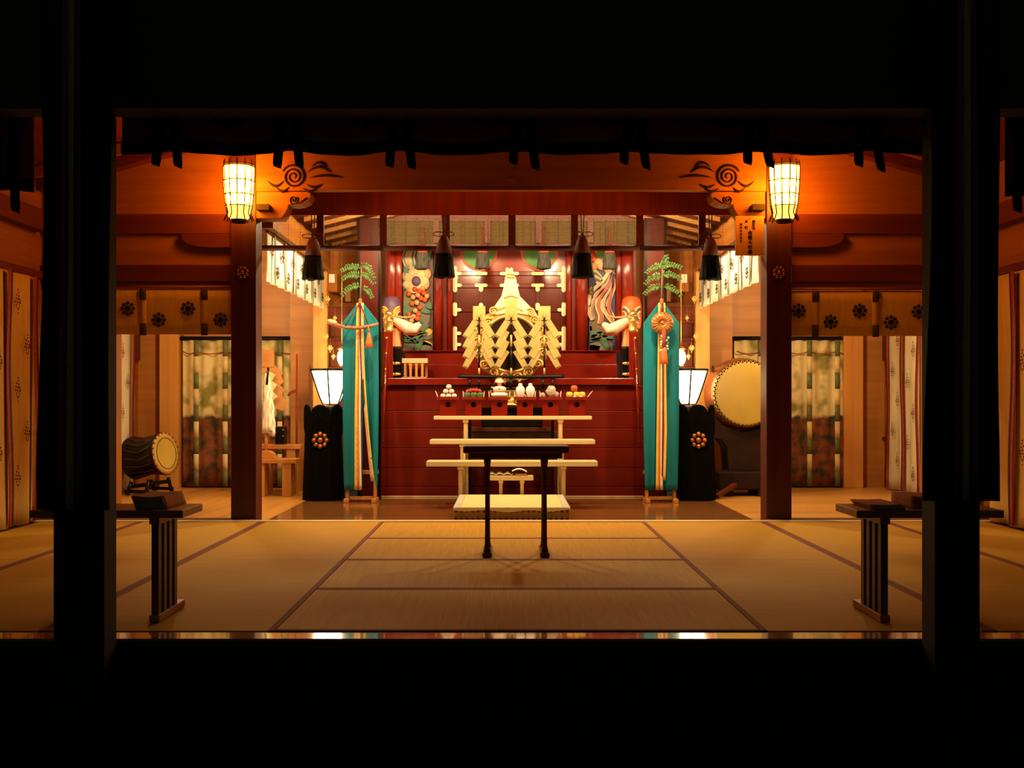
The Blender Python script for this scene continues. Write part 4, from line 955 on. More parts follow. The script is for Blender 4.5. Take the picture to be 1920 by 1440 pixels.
for k, (dx, dz) in enumerate(((-.060, 0), (.002, 0), (.062, 0))):
    t = thing('leafy_vegetable', ['folded green leaf bundle nearest the rice cakes', 'folded green leaf bundle in front of the tomatoes', 'folded green leaf bundle nearest the stacked cakes'][k], 'vegetable', (x + dx, OD - .06, TZ + .001), 'green leaf bundles')
    for q, (a, rr) in enumerate(((-.35, .026), (.35, .026), (0, .030))):
        M = Matrix.Rotation(a, 3, 'Y'); mk('leaf_green').ell((x + dx + a * .03, OD - .06 + .008 * q, TZ + .0275), (.020 if q < 2 else .027, .006, .024), 12, 8, M).build('leaf', t)
x = TX[2]
t = thing('round_rice_cake', 'large flat white rice cake at the bottom of the stack', 'rice cake', (x, OD, TZ + .001), 'stacked round rice cakes'); mk('mochi').ell((x, OD, TZ + .029), (.078, .075, .028), 28, 12).build('cake', t)
t = thing('round_rice_cake', 'smaller marked white rice cake on top of the stack', 'rice cake', (x, OD, TZ + .058), 'stacked round rice cakes'); mk('mochi').ell((x, OD, TZ + .084), (.060, .058, .026), 28, 12).build('cake', t)
mk('motif_ink').tube([(x - .008, OD - .0585, TZ + .082), (x, OD - .0575, TZ + .094), (x + .008, OD - .0585, TZ + .082)], .0018, 5).tube([(x - .010, OD - .0590, TZ + .079), (x + .010, OD - .0590, TZ + .079)], .0016, 5).build('ink_mark', t)
t = thing('citrus_fruit', 'small orange citrus crowning the stacked rice cakes', 'fruit', (x, OD, TZ + .111)); mk('orange_fruit').ell((x, OD, TZ + .129), (.022, .022, .018), 16, 10).build('fruit', t)
t = thing('paper_fan', 'small white folding fan with red rim above the citrus', 'fan', (x, OD - .022, TZ + .135))
pts = [(x, TZ + .136)] + [(x + .040 * math.cos(PI * i / 14), TZ + .142 + .038 * math.sin(PI * i / 14)) for i in range(15)]
mk('paper_white').prism(pts, OD - .030, OD - .026).build('fan_leaf', t)
mk('cord_red').tube([(x + .042 * math.cos(PI * i / 14), OD - .028, TZ + .142 + .040 * math.sin(PI * i / 14)) for i in range(15)], .0045, 6).build('red_rim', t)
mk('cord_red').tube([(x - .042, OD - .028, TZ + .142), (x - .050, OD - .03, TZ + .118)], .003, 5).tube([(x + .042, OD - .028, TZ + .142), (x + .050, OD - .03, TZ + .118)], .003, 5).build('rim_tail', t)
x = TX[3]
for k, dx in enumerate((-.040, .050)):
    t = thing('white_jar', ['white porcelain sake jar nearest the stacked rice cakes', 'white porcelain sake jar nearest the wrapped bags'][k], 'jar', (x + dx, OD, TZ + .001), 'white sake jars')
    mk('porcelain').lathe((x + dx, OD, TZ + .001), [(.026, 0), (.030, .006), (.038, .05), (.041, .075), (.036, .095), (.022, .108), (.017, .112)], 26).build('body', t)
    mk('porcelain').lathe((x + dx, OD, TZ + .1135), [(.018, 0), (.019, .008), (.016, .018), (.006, .021)], 18).build('lid', t)
x = TX[4]; rng = random.Random(11)
for k, (dx, dz, r) in enumerate(((-.065, .0, .026), (.008, .0, .050), (.052, .0, .030))):
    z = TZ + .001
    vs_b = mk('crystal')
    bm = bmesh.new(); bmesh.ops.create_icosphere(bm, subdivisions=2, radius=1)
    vs = [(x + dx + v.co.x * r * rng.uniform(.8, 1.12), OD + v.co.y * r * .8, z + (v.co.z * rng.uniform(.86, 1.05) + 1.06) * r * (1.0 if k != 1 else 1.15)) for v in bm.verts]; fs = [[v.index for v in f.verts] for f in bm.faces]; bm.free()
    vs_b.add(vs, fs, False)
    tag(vs_b.build('crinkled_bag'), ['small crinkled clear bag nearest the white jars', 'tall crinkled clear bag in the middle of its tray', 'crinkled clear bag nearest the apples'][k], 'bag', 'crinkled clear bags')
x = TX[5]
for k, (dx, dy, dz, m) in enumerate(((-.062, -.02, 0, 'apple_yellow'), (.002, -.025, 0, 'apple_yellow'), (.052, .005, 0, 'apple_yellow'), (-.018, .0, .058, 'apple_red'))):
    t = thing('apple', ['yellow apple nearest the wrapped bags', 'yellow apple at the middle of the fruit tray', 'yellow apple at the outer end of the fruit tray', 'red apple on top of the yellow apples'][k], 'apple', (x + dx, OD + dy, TZ + .001 + dz), 'apples on the fruit tray')
    r = .031
    fr = mk(m).lathe((x + dx, OD + dy, TZ + .001 + dz), [(.008, .002), (.018, 0), (.028, .012), (r, .030), (.029, .044), (.020, .055), (.008, .056), (.003, .050)], 20).build('fruit', t)
    mk('lattice_dark').tube([(x + dx, OD + dy, TZ + .051 + dz), (x + dx + .003, OD + dy, TZ + .062 + dz)], .0016, 5).build('stem', fr)
for k, dx in enumerate((-.020, .034)): sph('white_egg', 'porcelain', ['small white egg in front of the middle yellow apple', 'small white egg in front of the outer yellow apple'][k], 'egg', x + dx, OD - .075, TZ + .001, (.013, .012, .011), 'white eggs')
# ================================================================ BANNER STANDS WITH SAKAKI
def banner_stand(side, xc, lab):
    d = 9.42; s = side
    t = thing('banner_stand', lab, 'banner', (xc, d, FL + .001))
    uc = 676 if s < 0 else 1240
    ztop, zsh, zb = Z(566, d), Z(604 if s < 0 else 606, d), Z(919, d)
    hwid = .160
    # stand
    b = mk('amber_wood_x')
    b.box(xc - .145, xc - .105, d - .06, d + .17, FL + .001, FL + .035).box(xc + .105, xc + .145, d - .06, d + .17, FL + .001, FL + .035)
    b.box(xc - .104, xc + .104, d + .04, d + .07, FL + .02, FL + .05); b.build('foot', t, bevel=.003)
    for q in (-.125, .125): mk('amber_wood_z').box(xc + q - .014, xc + q + .014, d + .04, d + .07, FL + .0355, .20).build('upright', t)
    mk('amber_wood_x').box(xc - .155, xc + .155, d + .035, d + .075, .201, .235).build('cross_rail', t, bevel=.003)
    mk('black_lacquer').cyl((xc, d + .055, FL + .051), (xc, d + .055, ztop + .01), .012, n=12).build('pole', t)
    # cloth: point at top, shoulders, long fall
    def halfw(z):
        if z >= zsh: return .018 + (hwid - .018) * (ztop - z) / (ztop - zsh)
        q = (zsh - z) / (zsh - zb); return hwid * (1 + .05 * math.sin(q * 3)) - (.012 * q)
    def fold(x, z):
        q = max(0, (zsh - z) / (zsh - zb)); return .014 * math.sin(x * 34 + q * 1.5 + s) * (.35 + q) + .010 * math.sin(x * 71 + 2) * q
    zl = [ztop - (ztop - zsh) * i / 5 for i in range(6)] + [zsh - (zsh - zb) * i / 26 for i in range(1, 27)]
    split = (s < 0)
    b = mk('teal_cloth')
    def pnl(a0, a1, edge_fn=None, nu=14):
        def fn(u, v):
            i = v * (len(zl) - 1); z = zl[min(int(round(i)), len(zl) - 1)]; h = halfw(z); a = a0 + (a1 - a0) * u; x = xc + a * h
            if edge_fn: x = edge_fn(u, z, x)
            return (x, d + fold(x - xc, z), z)
        b.sheet(fn, nu, len(zl) - 1, .004, (0, 1, 0))
    if split:
        def e_left(u, z, x):
            q = max(0, (zsh - z) / (zsh - zb)); return x
        def e_right(u, z, x): # right flap swings aside and narrows toward its foot
            q = max(0, (zsh - z) / (zsh - zb) - .25); xa = xc + .012 + .135 * (q / .75) ** 1.3; xb = xc + halfw(z) - .0 + .004 * q; return xa + (xb - xa) * u
        pnl(-1, .10, None, 12); pnl(.08, 1, e_right, 10)
    else: pnl(-1, 1, None, 26)
    b.build('teal_panel', t)
    # ribbons down the middle
    def rib(m, f0, w, zend=None, off=.022):
        ze = zb + .004 if zend is None else zend
        def fn(u, v):
            z = ztop - .012 + (ze - ztop + .012) * v; x = xc + f0(v) + (2 * u - 1) * w * (.7 + .5 * v)
            return (x, d - off + .005 * math.sin(v * 9 + x * 20) * v, z)
        mk(m).sheet(fn, 2, 30, .003, (0, 1, 0)).build('ribbon', t, label=m.split('_')[0] + ' ribbon')
    if s < 0:
        for k, (m, o, w) in enumerate((('yellow_paint', -.026, .013), ('orange_paint', -.010, .010), ('white_paint', .005, .009))):
            rib(m, lambda v, o=o: o * (.8 + .4 * v) - .014 * v + .03 * max(0, v - .6), w, None, .040)
        for k, (m, o, w) in enumerate((('plum_paint', .008, .011), ('pink_paint', .020, .008), ('yellow_paint', .033, .008))):
            rib(m, lambda v, o=o: o * (.8 + .3 * v) + .125 * max(0, v - .22) ** 1.6, w, Z(902, d) if k else Z(860, d), .043 + .001 * k)
    else:
        for k, (m, o, w) in enumerate((('yellow_paint', -.030, .011), ('orange_paint', -.015, .009), ('white_paint', -.002, .009), ('plum_paint', .011, .008), ('orange_paint', .021, .006), ('yellow_paint', .031, .009))):
            rib(m, lambda v, o=o: o * (.75 + .6 * v) * (1 if o < .005 else 1 - .5 * max(0, v - .72) / .28) , w * (1 if k < 3 else 1 - 0), None if k < 3 else Z(880 + 4 * k, d), .030 + .0012 * k)
    mk('flame_paint').lathe((xc, d - .02, ztop - .03), [(.012, 0), (.016, .02), (.017, .045), (.012, .058)], 14).build('top_knob', t)
    if s < 0:
        zs2 = Z(612, d); yy = d - .085
        t2 = thing('ceremonial_sword', 'curved wrapped ceremonial sword hung across the teal banner with a red tassel', 'sword', (xc, yy, zs2 - .03))
        pts = [(X(618, d), yy, Z(607, d)), (X(630, d), yy, Z(609, d)), (X(650, d), yy, Z(615, d)), (X(675, d), yy, Z(616, d)), (X(695, d), yy, Z(613, d)), (X(712, d), yy, Z(608, d))]
        sc = mk('sword_wrap').tube(pts, [.012, .019, .016, .017, .016, .012], 10).build('scabbard', t2)
        mk('cream_paint').ell((X(626, d), yy - .004, Z(604, d)), (.045, .012, .018), 12, 8, Matrix.Rotation(.25, 3, 'Y')).build('hilt_flare', t2)
        for u in (652, 664, 676, 688): mk('bronze').cyl((X(u - 1, d), yy, Z(615.5, d)), (X(u + 1, d), yy, Z(615.5, d)), .019, n=12).build('binding_ring', sc)
        mk('cord_brown').tube([(X(652, d), yy - .018, Z(611, d)), (xc, d - .060, ztop - .015)], .006, 6).tube([(X(693, d), yy - .018, Z(609, d)), (xc + .004, d - .060, ztop - .015)], .006, 6).build('hanging_cord', t2)
        b = mk('orange_paint'); b.tube([(X(693, d), yy - .024, Z(611, d)), (X(695, d), yy - .026, Z(625, d))], .007, 6)
        b.lathe((X(695, d), yy - .026, Z(653, d)), [(.036, 0), (.030, .05), (.018, .11), (.008, .135)], 14); b.build('red_tassel', t2)
    else:
        yy = d - .085; zc = Z(607, d)
        t2 = thing('bronze_disc', 'ribbed bronze disc with beads and red tassel hung on the teal banner', 'ornament', (xc, yy, zc - .2))
        M = Matrix.Rotation(PI / 2, 3, 'X')
        mk('ribbed_bronze').lathe((X(1239, d), yy, zc), [(.095, -.012), (.101, 0), (.098, .012), (.06, .022), (.02, .026)], 36, M).build('disc', t2)
        b = mk('bronze')
        for k in range(18):
            a = 2 * PI * k / 18; b.tube([(X(1239, d) + .025 * math.cos(a), yy - .027, zc + .025 * math.sin(a)), (X(1239, d) + .094 * math.cos(a), yy - .016, zc + .094 * math.sin(a))], .0055, 6)
        b.ell((X(1239, d), yy - .026, zc), (.018, .01, .018), 12, 6); b.build('raised_rib', t2)
        mk('cord_brown').tube([(X(1239, d), yy - .004, zc + .10), (xc, d - .066, ztop - .02)], .012, 8).build('hanging_cord', t2)
        rng = random.Random(2)
        b = mk('cord_red'); b.tube([(X(1241, d), yy - .02, zc - .06), (X(1242, d), yy - .02, Z(652, d))], .018, 8); b.build('red_sash', t2)
        for k in range(11):
            mk(('aqua_paint', 'white_paint', 'moss_paint')[k % 3]).ell((X(1242, d) + (.030 if k % 2 else -.030) + rng.uniform(-.008, .008), yy - .02, Z(632 + 2.6 * k, d)), .011, 8, 6).build('bead', t2)
        mk('orange_paint').lathe((X(1242, d), yy - .02, Z(683, d)), [(.036, 0), (.031, .05), (.026, .10), (.020, .14)], 16).build('red_tassel', t2)
    # sprig
    t3 = thing('sakaki_sprig', 'green leafy evergreen sprig topping the teal banner ' + ('with the sword' if s < 0 else 'with the bronze disc'), 'plant', (xc, d - .01, ztop + .012), 'evergreen sprigs')
    z0 = ztop + .029
    mk('moss_paint').tube([(xc, d - .01, z0), (xc + .004, d - .01, z0 + .15), (xc + .01, d - .012, z0 + .29)], [.008, .006, .004], 8).build('stem', t3)
    rng = random.Random(21 if s < 0 else 33)
    if s < 0: br = [((0, .27), (-.075, .31), (-.165, .25)), ((.0, .19), (-.07, .24), (-.145, .17)), ((0, .10), (-.08, .14), (-.155, .035)), ((.0, .28), (.07, .33), (.125, .19)), ((.0, .2), (.05, .24), (.12, .14)), ((.02, .08), (.07, .10), (.11, .01))]
    else: br = [((0, .27), (-.05, .32), (-.13, .23)), ((.0, .19), (-.07, .22), (-.15, .13)), ((0, .10), (-.08, .13), (-.15, .04)), ((.0, .28), (.06, .33), (.16, .27)), ((.0, .2), (.08, .25), (.165, .17)), ((.02, .10), (.08, .13), (.155, .03)), ((0, .24), (.02, .36), (.05, .37))]
    for bi, (a, m, e) in enumerate(br):
        bb = mk('moss_paint'); lf = mk('sakaki_leaf'); pts = []
        for i in range(19):
            q = i / 18; x = (1 - q) ** 2 * a[0] + 2 * q * (1 - q) * m[0] + q * q * e[0]; z = (1 - q) ** 2 * a[1] + 2 * q * (1 - q) * m[1] + q * q * e[1]
            pts.append(Vector((xc + x, d - .015 - .05 * q * (1 if bi % 2 else .3), z0 + z)))
        bb.tube(pts, [.003 - .002 * i / 18 for i in range(19)], 5); bb.build('twig', t3)
        for i in range(2, 19):
            dr = (pts[i] - pts[i - 1]).normalized()
            for sd in ((-1, 1) if i % 2 == 0 else ()):
                L = .042 * (1.1 - .45 * i / 18) * rng.uniform(.8, 1.15); W = .015
                out = (Vector((-dr.z, 0, dr.x)) * sd + dr * .55 + Vector((0, rng.uniform(-.8, .3), rng.uniform(-.45, .05)))).normalized(); sdv = out.cross(Vector((0, 1, 0))).normalized()
                nrm = Vector((rng.uniform(-.3, .3), -1, rng.uniform(-.1, .5))).normalized()
                p = pts[i]; lf.add([p, p + out * L * .35 + sdv * W * .5 + nrm * .002, p + out * L * .75 + sdv * W * .38, p + out * L - nrm * .004, p + out * L * .75 - sdv * W * .38, p + out * L * .35 - sdv * W * .5 + nrm * .002, p + out * L * .45 + nrm * .006,
                                    p - nrm * .001, p + out * L * .5 - nrm * .003],
                                   [(0, 1, 6), (1, 2, 6), (2, 3, 6), (3, 4, 6), (4, 5, 6), (5, 0, 6), (0, 8, 1), (1, 8, 2), (2, 8, 3), (3, 8, 4), (4, 8, 5), (5, 8, 0)], False)
        lf.build('foliage', t3)
banner_stand(-1, X(676, 9.42), 'tall teal banner with split coloured ribbons on a wooden stand, hung with a sword')
banner_stand(1, X(1240, 9.42), 'tall teal banner with straight coloured ribbons on a wooden stand, hung with a bronze disc')
# ================================================================ LANTERNS AND BLACK STANDS
def lantern(u, lab):
    d = 10.02; x = X(u, d); t = thing('standing_lantern', lab, 'lantern', (x, d, FL + .001), 'standing lanterns')
    zt, zb = Z(695, d), Z(757, d); n = 6; rt, rb = .194, .078
    def ring(r, z, off=0): return [(x + r * math.cos(2 * PI * (i + .5) / n), d + r * math.sin(2 * PI * (i + .5) / n), z) for i in range(n)]
    def rad(q): return rb + (rt - rb) * q ** .85
    b = mk('lantern_glow'); vs = []; lv = 6
    for i in range(lv): vs += ring(rad(i / (lv - 1)), zb + (zt - zb) * i / (lv - 1))
    b.add(vs, [(i * n + j, i * n + (j + 1) % n, (i + 1) * n + (j + 1) % n, (i + 1) * n + j) for i in range(lv - 1) for j in range(n)] + [list(range(n))[::-1]], False); b.build('paper_shade', t)
    for j in range(n):
        mk('black_lacquer').tube([ring(rad(i / 5) + .005, zb + (zt - zb) * i / 5 - .004)[j] for i in range(6)], .008, 6).build('rib', t)
    b = mk('black_lacquer'); r = ring(rt + .008, zt + .006)
    b.tube(r + [r[0]], .011, 8); b.build('top_rim', t)
    b = mk('bronze'); r = ring(rb + .004, zb - .004); b.tube(r + [r[0]], .007, 6); b.build('bottom_rim', t)
    mk('black_lacquer').lathe((x, d, FL + .001), [(.12, 0), (.12, .02), (.05, .035), (.018, .06), (.016, .45), (.022, .46), (.016, .48), (.016, zb - FL - .10), (.05, zb - FL - .012)], 18).build('lantern_pole', t)
lantern(621, 'glowing flared paper lantern behind the black lobed stand, small-drum side')
lantern(1289, 'glowing flared paper lantern behind the black lobed stand, barrel-drum side')
def lobed_stand(u, lab):
    d = 9.70; x = X(u, d); t = thing('black_lobed_stand', lab, 'stand', (x, d, FL + .001), 'black lobed stands')
    # six flat sides flaring to the floor, each ending in a rounded petal
    n = 6; zt = Z(778, d)
    def R(q): return .183 - .030 * q
    vs = []; cols = 12; rows = 14
    tot = n * cols
    for i in range(rows + 1):
        for k in range(tot):
            f, a = divmod(k, cols); a /= cols
            petal = math.sqrt(max(0, 1 - (2 * a - 1) ** 2)); top = (zt - .01 + .105 * petal) if f in (5, 0, 1) else zt - .05
            q = i / rows; z = FL + .001 + (top - FL) * q; r = R(min(1, q)) + (.018 * q * q if q > .8 else 0)
            c0 = 2 * PI * (f - .5) / n - PI / 2; c1 = 2 * PI * (f + .5) / n - PI / 2
            px = (math.cos(c0) * (1 - a) + math.cos(c1) * a) * r * 1.06; py = (math.sin(c0) * (1 - a) + math.sin(c1) * a) * r * 1.06
            bul = 1 + .06 * petal
            vs.append((x + px * bul, d + py * bul, z))
    fs = [(i * tot + k, i * tot + (k + 1) % tot, (i + 1) * tot + (k + 1) % tot, (i + 1) * tot + k) for i in range(rows) for k in range(tot)]
    inner = [(x + (vx - x) * .90, d + (vy - d) * .90, vz) for vx, vy, vz in vs]
    o = len(vs)
    fs2 = [tuple(o + j for j in f[::-1]) for f in fs]
    rim = [(rows * tot + k, rows * tot + (k + 1) % tot, o + rows * tot + (k + 1) % tot, o + rows * tot + k) for k in range(tot)] + [((k + 1) % tot, k, o + k, o + (k + 1) % tot) for k in range(tot)]
    b = mk('black_cloth'); b.add(vs + inner, fs + fs2 + rim, False); b.build('lobed_body', t)
    b = mk('bronze'); c = Vector((x, d - .172, Z(824, d)))
    b.ell(c, (.026, .014, .026), 12, 8)
    for k in range(8):
        a = 2 * PI * k / 8; b.ell(c + Vector((.056 * math.cos(a), 0, .056 * math.sin(a))), (.0205, .013, .0205), 10, 8)
    b.build('gilt_crest', t, label='gilt round flower crest')
lobed_stand(606.5, 'black lobed stand with gilt crest beside the sword banner')
lobed_stand(1303.5, 'black lobed stand with gilt crest beside the bronze-disc banner')
# hanging lantern, gilt pendants, dark cabinet in the recess beside the altar
for s in (-1, 1):
    nm = 'recess beside the sword banner' if s < 0 else 'recess beside the bronze-disc banner'
    d = 10.55; xa, xb = sorted((s * 1.44, s * 1.82))
    t = thing('dark_cabinet', 'tall dark lacquer cabinet in the ' + nm, 'cabinet', ((xa + xb) / 2, d + .15, FL + .001), 'dark cabinets')
    mk('dark_wood_z').box(xa, xb, d, d + .30, FL + .001, Z(604, d)).build('body', t, bevel=.006)
    for v in (590, 604, 636, 690): mk('dark_wood_x').box(xa - .012, xb + .012, d - .025, d - .001, Z(v, d) - .012, Z(v, d) + .012).build('shelf_edge', t, bevel=.003)
    mk('dark_wood_x').prism([(xa - .02, Z(603, d)), (xb + .02, Z(603, d)), (xb - .06 if s < 0 else xb + .02, Z(575, d)), (xa - .02 if s < 0 else xa + .06, Z(575, d))], d - .02, d + .28).build('sloping_roof', t)
    # white-tipped bracket arm above
    t = thing('timber_bracket', 'timber bracket arm with white-painted tip high in the ' + nm, 'bracket', (s * 1.66, 10.7, Z(560, 10.7)), 'white-tipped bracket arms')
    xx = X(622 if s < 0 else 1283, 10.5)
    mk('hall_wood_x').prism([(xx - .05, Z(548, 10.6)), (xx + .05, Z(548, 10.6)), (xx + .05, Z(514, 10.6)), (xx - .05, Z(514, 10.6))], 10.52, 10.89).build('arm', t, bevel=.006)
    mk('paper_white').box(xx - .028, xx + .028, 10.50, 10.519, Z(530, 10.5), Z(514, 10.5)).build('white_tip', t)
    xq = xx - s * .13; mk('amber_wood_z').box(xq - .03, xq + .03, 10.70, 10.89, Z(566, 10.7), Z(543, 10.7)).build('block', t, bevel=.01)
    mk('hall_wood_x').box(min(xx, xx - s * .30), max(xx, xx - s * .30), 10.74, 10.89, Z(575, 10.7), Z(567, 10.7)).build('arm', t)
    d = 10.30; x = X(641 if s < 0 else 1277, d)
    t = thing('hanging_lantern', 'small bright hanging lantern with gilt cap in the ' + nm, 'lantern', (x, d, Z(688, d)), 'small hanging lanterns')
    mk('small_glow').ell((x, d, Z(670, d)), (.046, .046, .078), 18, 12).build('glowing_globe', t)
    mk('gold').lathe((x, d, Z(656, d)), [(.034, 0), (.052, .006), (.03, .022), (.012, .036)], 18).lathe((x, d, Z(688, d)), [(.010, 0), (.030, .008), (.034, .016)], 18).build('gilt_cap', t)
    mk('gold').tube([(x, d, Z(650, d)), (x, d, Z(450, d))], .004, 6).build('hanging_cord', t)
    for k, (u, v, r) in enumerate(((614, 560, .030), (612, 630, .026), (619, 652, .030), (625, 668, .022), (689, 575, .026) if False else (628, 596, .020))):
        uu = u if s < 0 else 1916 - u
        dd = 10.40 - .02 * k; xx2 = X(uu, dd)
        t = thing('gilt_pendant', ['gilt flower pendant highest in the ', 'gilt pendant beside the cabinet shelf in the ', 'gilt bell-shaped pendant over the paper lantern in the ', 'gilt pendant nearest the glowing globe in the ', 'tiny gilt pendant by the cabinet roof in the '][k] + nm, 'pendant', (xx2, dd, Z(v, dd) - r * 1.2), 'gilt pendants')
        b = mk('gold'); b.ell((xx2, dd, Z(v, dd)), (r * .45, r * .35, r * .45), 10, 6)
        for q in range(6): a = 2 * PI * q / 6; b.ell((xx2 + r * .65 * math.cos(a), dd, Z(v, dd) + r * .65 * math.sin(a)), (r * .34, r * .22, r * .34), 8, 6)
        b.ell((xx2, dd, Z(v, dd) - r * 1.25), (r * .2, r * .2, r * .4), 8, 6); b.build('flower', t)
        mk('bronze').tube([(xx2, dd, Z(v, dd) + r * .4), (xx2, dd, 1.98 if k == 0 else Z(v, dd) + .12)], .0025, 5).build('hanging_cord', t)
# ================================================================ KNEELING PLATFORM, DESKS
d0 = 7.72; zt = Z(951, d0); d1 = 8.74
t = thing('kneeling_platform', 'low straw-topped kneeling platform with patterned cloth front before the altar', 'platform', (X(960, d0), 8.2, FL + .001))
xa, xb = X(850, d0), X(1069, d0)
mk('seat_cloth').box(xa, xb, d0 + .004, d1, FL + .001, zt - .020).build('cloth_base', t, bevel=.006)
b = mk('seat_mark')
cols = 21
for i in range(cols):
    for j in range(2):
        x = xa + .02 + (xb - xa - .04) * (i + .0 * (j % 2)) / (cols - 1); z = FL + .045 + j * .058
        b.dot((x, d0 + .003, z), (1, 0, 0), (0, 0, 1), (0, -1, 0), .013, .0015, 4)
for i in range(44):
    x = xa + .008 + (xb - xa - .016) * i / 43
    for j in range(2):
        z = FL + .045 + j * .058; b.bar((x - .009, d0 + .0035, z - .030), (x + .009, d0 + .0035, z + .030), .0016, .0016) if i % 2 == 0 else b.bar((x + .009, d0 + .0035, z - .030), (x - .009, d0 + .0035, z + .030), .0016, .0016)
b.build('woven_mark', t)
mk('seat_straw').box(xa + .05, xb - .05, d0 - .004, d1, zt - .019, zt).build('straw_top', t, bevel=.004)
for k in (0, 1):
    a, c = (xa - .002, xa + .0495) if k == 0 else (xb - .0495, xb + .002)
    mk('seat_edge').box(a, c, d0 - .004, d1, zt - .019, zt).build('cloth_border', t, bevel=.004)
mk('paper_white').sheet(lambda u, v: (xa + (xb - xa) * u, d0 - .008, zt - .002 - .018 * v - .006 * math.sin(u * 17) * v - .010 * math.sin(PI * u) * v), 40, 2, .003, (0, 1, 0)).build('front_hem', t)
# dark desk on the mats
d = 5.83
t = thing('offering_desk', 'slender dark red-brown desk standing alone on the tatami mats', 'desk', (X(967, d), 5.95, .0))
ztp, zbt = Z(836, d), Z(850, d); xa, xb = X(868.5, d), X(1067, d)
mk('desk_wood_x').box(xa, xb, d - .02, d + .27, zbt, ztp).build('tabletop', t, bevel=.008)
mk('desk_wood_x').box(xa + .035, xb - .035, d + .01, d + .24, zbt - .030, zbt - .001).build('apron', t, bevel=.004)
for u in (913.5, 1021.5):
    x = X(u, d)
    for y in (d, d + .20):
        mk('desk_wood_z').lathe((x, y + .02, .030), [(.026, 0), (.020, .03), (.0175, .10), (.0165, .3), (.0165, zbt - .16), (.021, zbt - .10), (.028, zbt - .062)], 4, Matrix.Rotation(PI / 4, 3, 'Z')).build('leg', t)
    mk('desk_wood_z').box(x - .026, x + .026, d - .025, d + .265, .003, .029).build('foot_runner', t, bevel=.004)
# small white-wood table under the tiers
d = 8.76
t = thing('small_offering_table', 'small pale wooden table with crumpled paper under the offering tiers', 'table', (X(958, d), d + .05, FL + .001))
mk('pale_wood_x').box(X(917, d), X(1000, d), d, d + .20, Z(901, d), Z(892, d)).build('tabletop', t, bevel=.004)
for u in (939, 979):
    for y in (d + .02, d + .15): mk('pale_wood_z').box(X(u, d) - .014, X(u, d) + .014, y, y + .028, FL + .001, Z(901, d) - .024).build('leg', t)
    mk('pale_wood_x').box(X(u, d) - .019, X(u, d) + .019, d + .01, d + .19, Z(901, d) - .023, Z(901, d) - .001).build('cross_batten', t)
rng = random.Random(8)
zz0 = Z(892, d) + .002
def crump(u, v, x0, x1, h, sd):
    return (x0 + (x1 - x0) * u, d + .015 + .16 * v, zz0 + h * abs(math.sin(u * 9 + sd) * math.cos(v * 6 + sd)) * .9 + .002)
o = mk('paper_straw').sheet(lambda u, v: crump(u, v, X(919, d), X(962, d), .024, 1.0), 16, 8, .003, (0, 0, 1)).build('crumpled_paper'); tag(o, 'crumpled straw-coloured paper on the small pale table', 'paper')
t = thing('folded_paper_packet', 'folded white paper packet with brown base on the small pale table', 'packet', (X(980, d), d + .06, zz0))
mk('paper_tan').box(X(966, d), X(988, d), d + .002, d + .14, zz0, zz0 + .012).build('brown_base', t)
mk('paper_white').sheet(lambda u, v: (X(960 + 28 * u, d), d + .14 * v - .004, zz0 + .015 + .035 * math.sin(PI * (.15 + u * .75)) + .006 * math.sin(v * 7)), 10, 5, .004, (0, 0, 1)).build('paper_fold', t)
# low tables by the doorway
def low_table(xa, xb, lab, s):
    y0, y1 = 4.10, 4.37; zt, zb = .443, .413
    t = thing('low_table', lab, 'table', ((xa + xb) / 2, 4.23, 0), 'low tables by the doorway')
    mk('bench_wood_x').box(xa, xb, y0, y1, zb, zt).build('tabletop', t, bevel=.003)
    for x in (xa + .115, xb - .115):
        mk('bench_wood_y').box(x - .020, x + .020, y0 + .012, y1 + .05 if False else y1 - .012, zb - .026, zb - .001).build('top_runner', t, bevel=.002)
        mk('bench_wood_y').box(x - .020, x + .020, y0 + .012, y1 + .07, .003, .032).build('foot_runner', t, bevel=.002)
        for k in range(4):
            y = y0 + .022 + k * .066; mk('bench_wood_z').box(x - .014, x + .014, y, y + .034, .0325, zb - .0265).build('slat', t)
low_table(-1.905, -1.305, 'low slat-legged table by the doorway post, small-drum side', -1)
low_table(1.325, 1.900, 'low slat-legged table by the doorway post, barrel-drum side', 1)
def cushion(lab, x0, x1, y0, y1, z0, h, lean, m_front='cushion_grey', sag=.006):
    t = thing('folded_cushion', lab, 'cushion', ((x0 + x1) / 2, (y0 + y1) / 2, z0))
    def top(u, v): return z0 + h - sag * math.sin(PI * u) * (1 - .4 * v)
    b = mk('cushion_brown')
    b.sheet(lambda u, v: (x0 + (x1 - x0) * u + lean * 1.0, y0 + (y1 - y0) * v, top(u, v)), 14, 8, .002, (0, 0, 1))
    for s in (0, 1):
        b.sheet(lambda u, v: ((x0 if s == 0 else x1) + lean * v, y0 + (y1 - y0) * u, z0 + (top(s, u) - z0) * v), 8, 3, .002, (1, 0, 0))
    b.build('cover', t)
    mk(m_front).sheet(lambda u, v: (x0 + (x1 - x0) * u + lean * v, y0 - .003, z0 + (top(u, 0) - z0) * v), 14, 4, .002, (0, 1, 0)).build('front_edge', t, label='grey front edge')
cushion('brown cushion with grey sagging front on the low table, small-drum side', -1.492, -1.372, 4.115, 4.365, .4445, .051, -.018)
cushion('flat brown cushion with grey front lying on the low table, barrel-drum side', 1.395, 1.520, 4.112, 4.36, .4445, .017, -.012, sag=.002)
cushion('thicker brown cushion farther along the low table, barrel-drum side', 1.555, 1.80, 4.13, 4.365, .4445, .048, .0, 'cushion_brown')
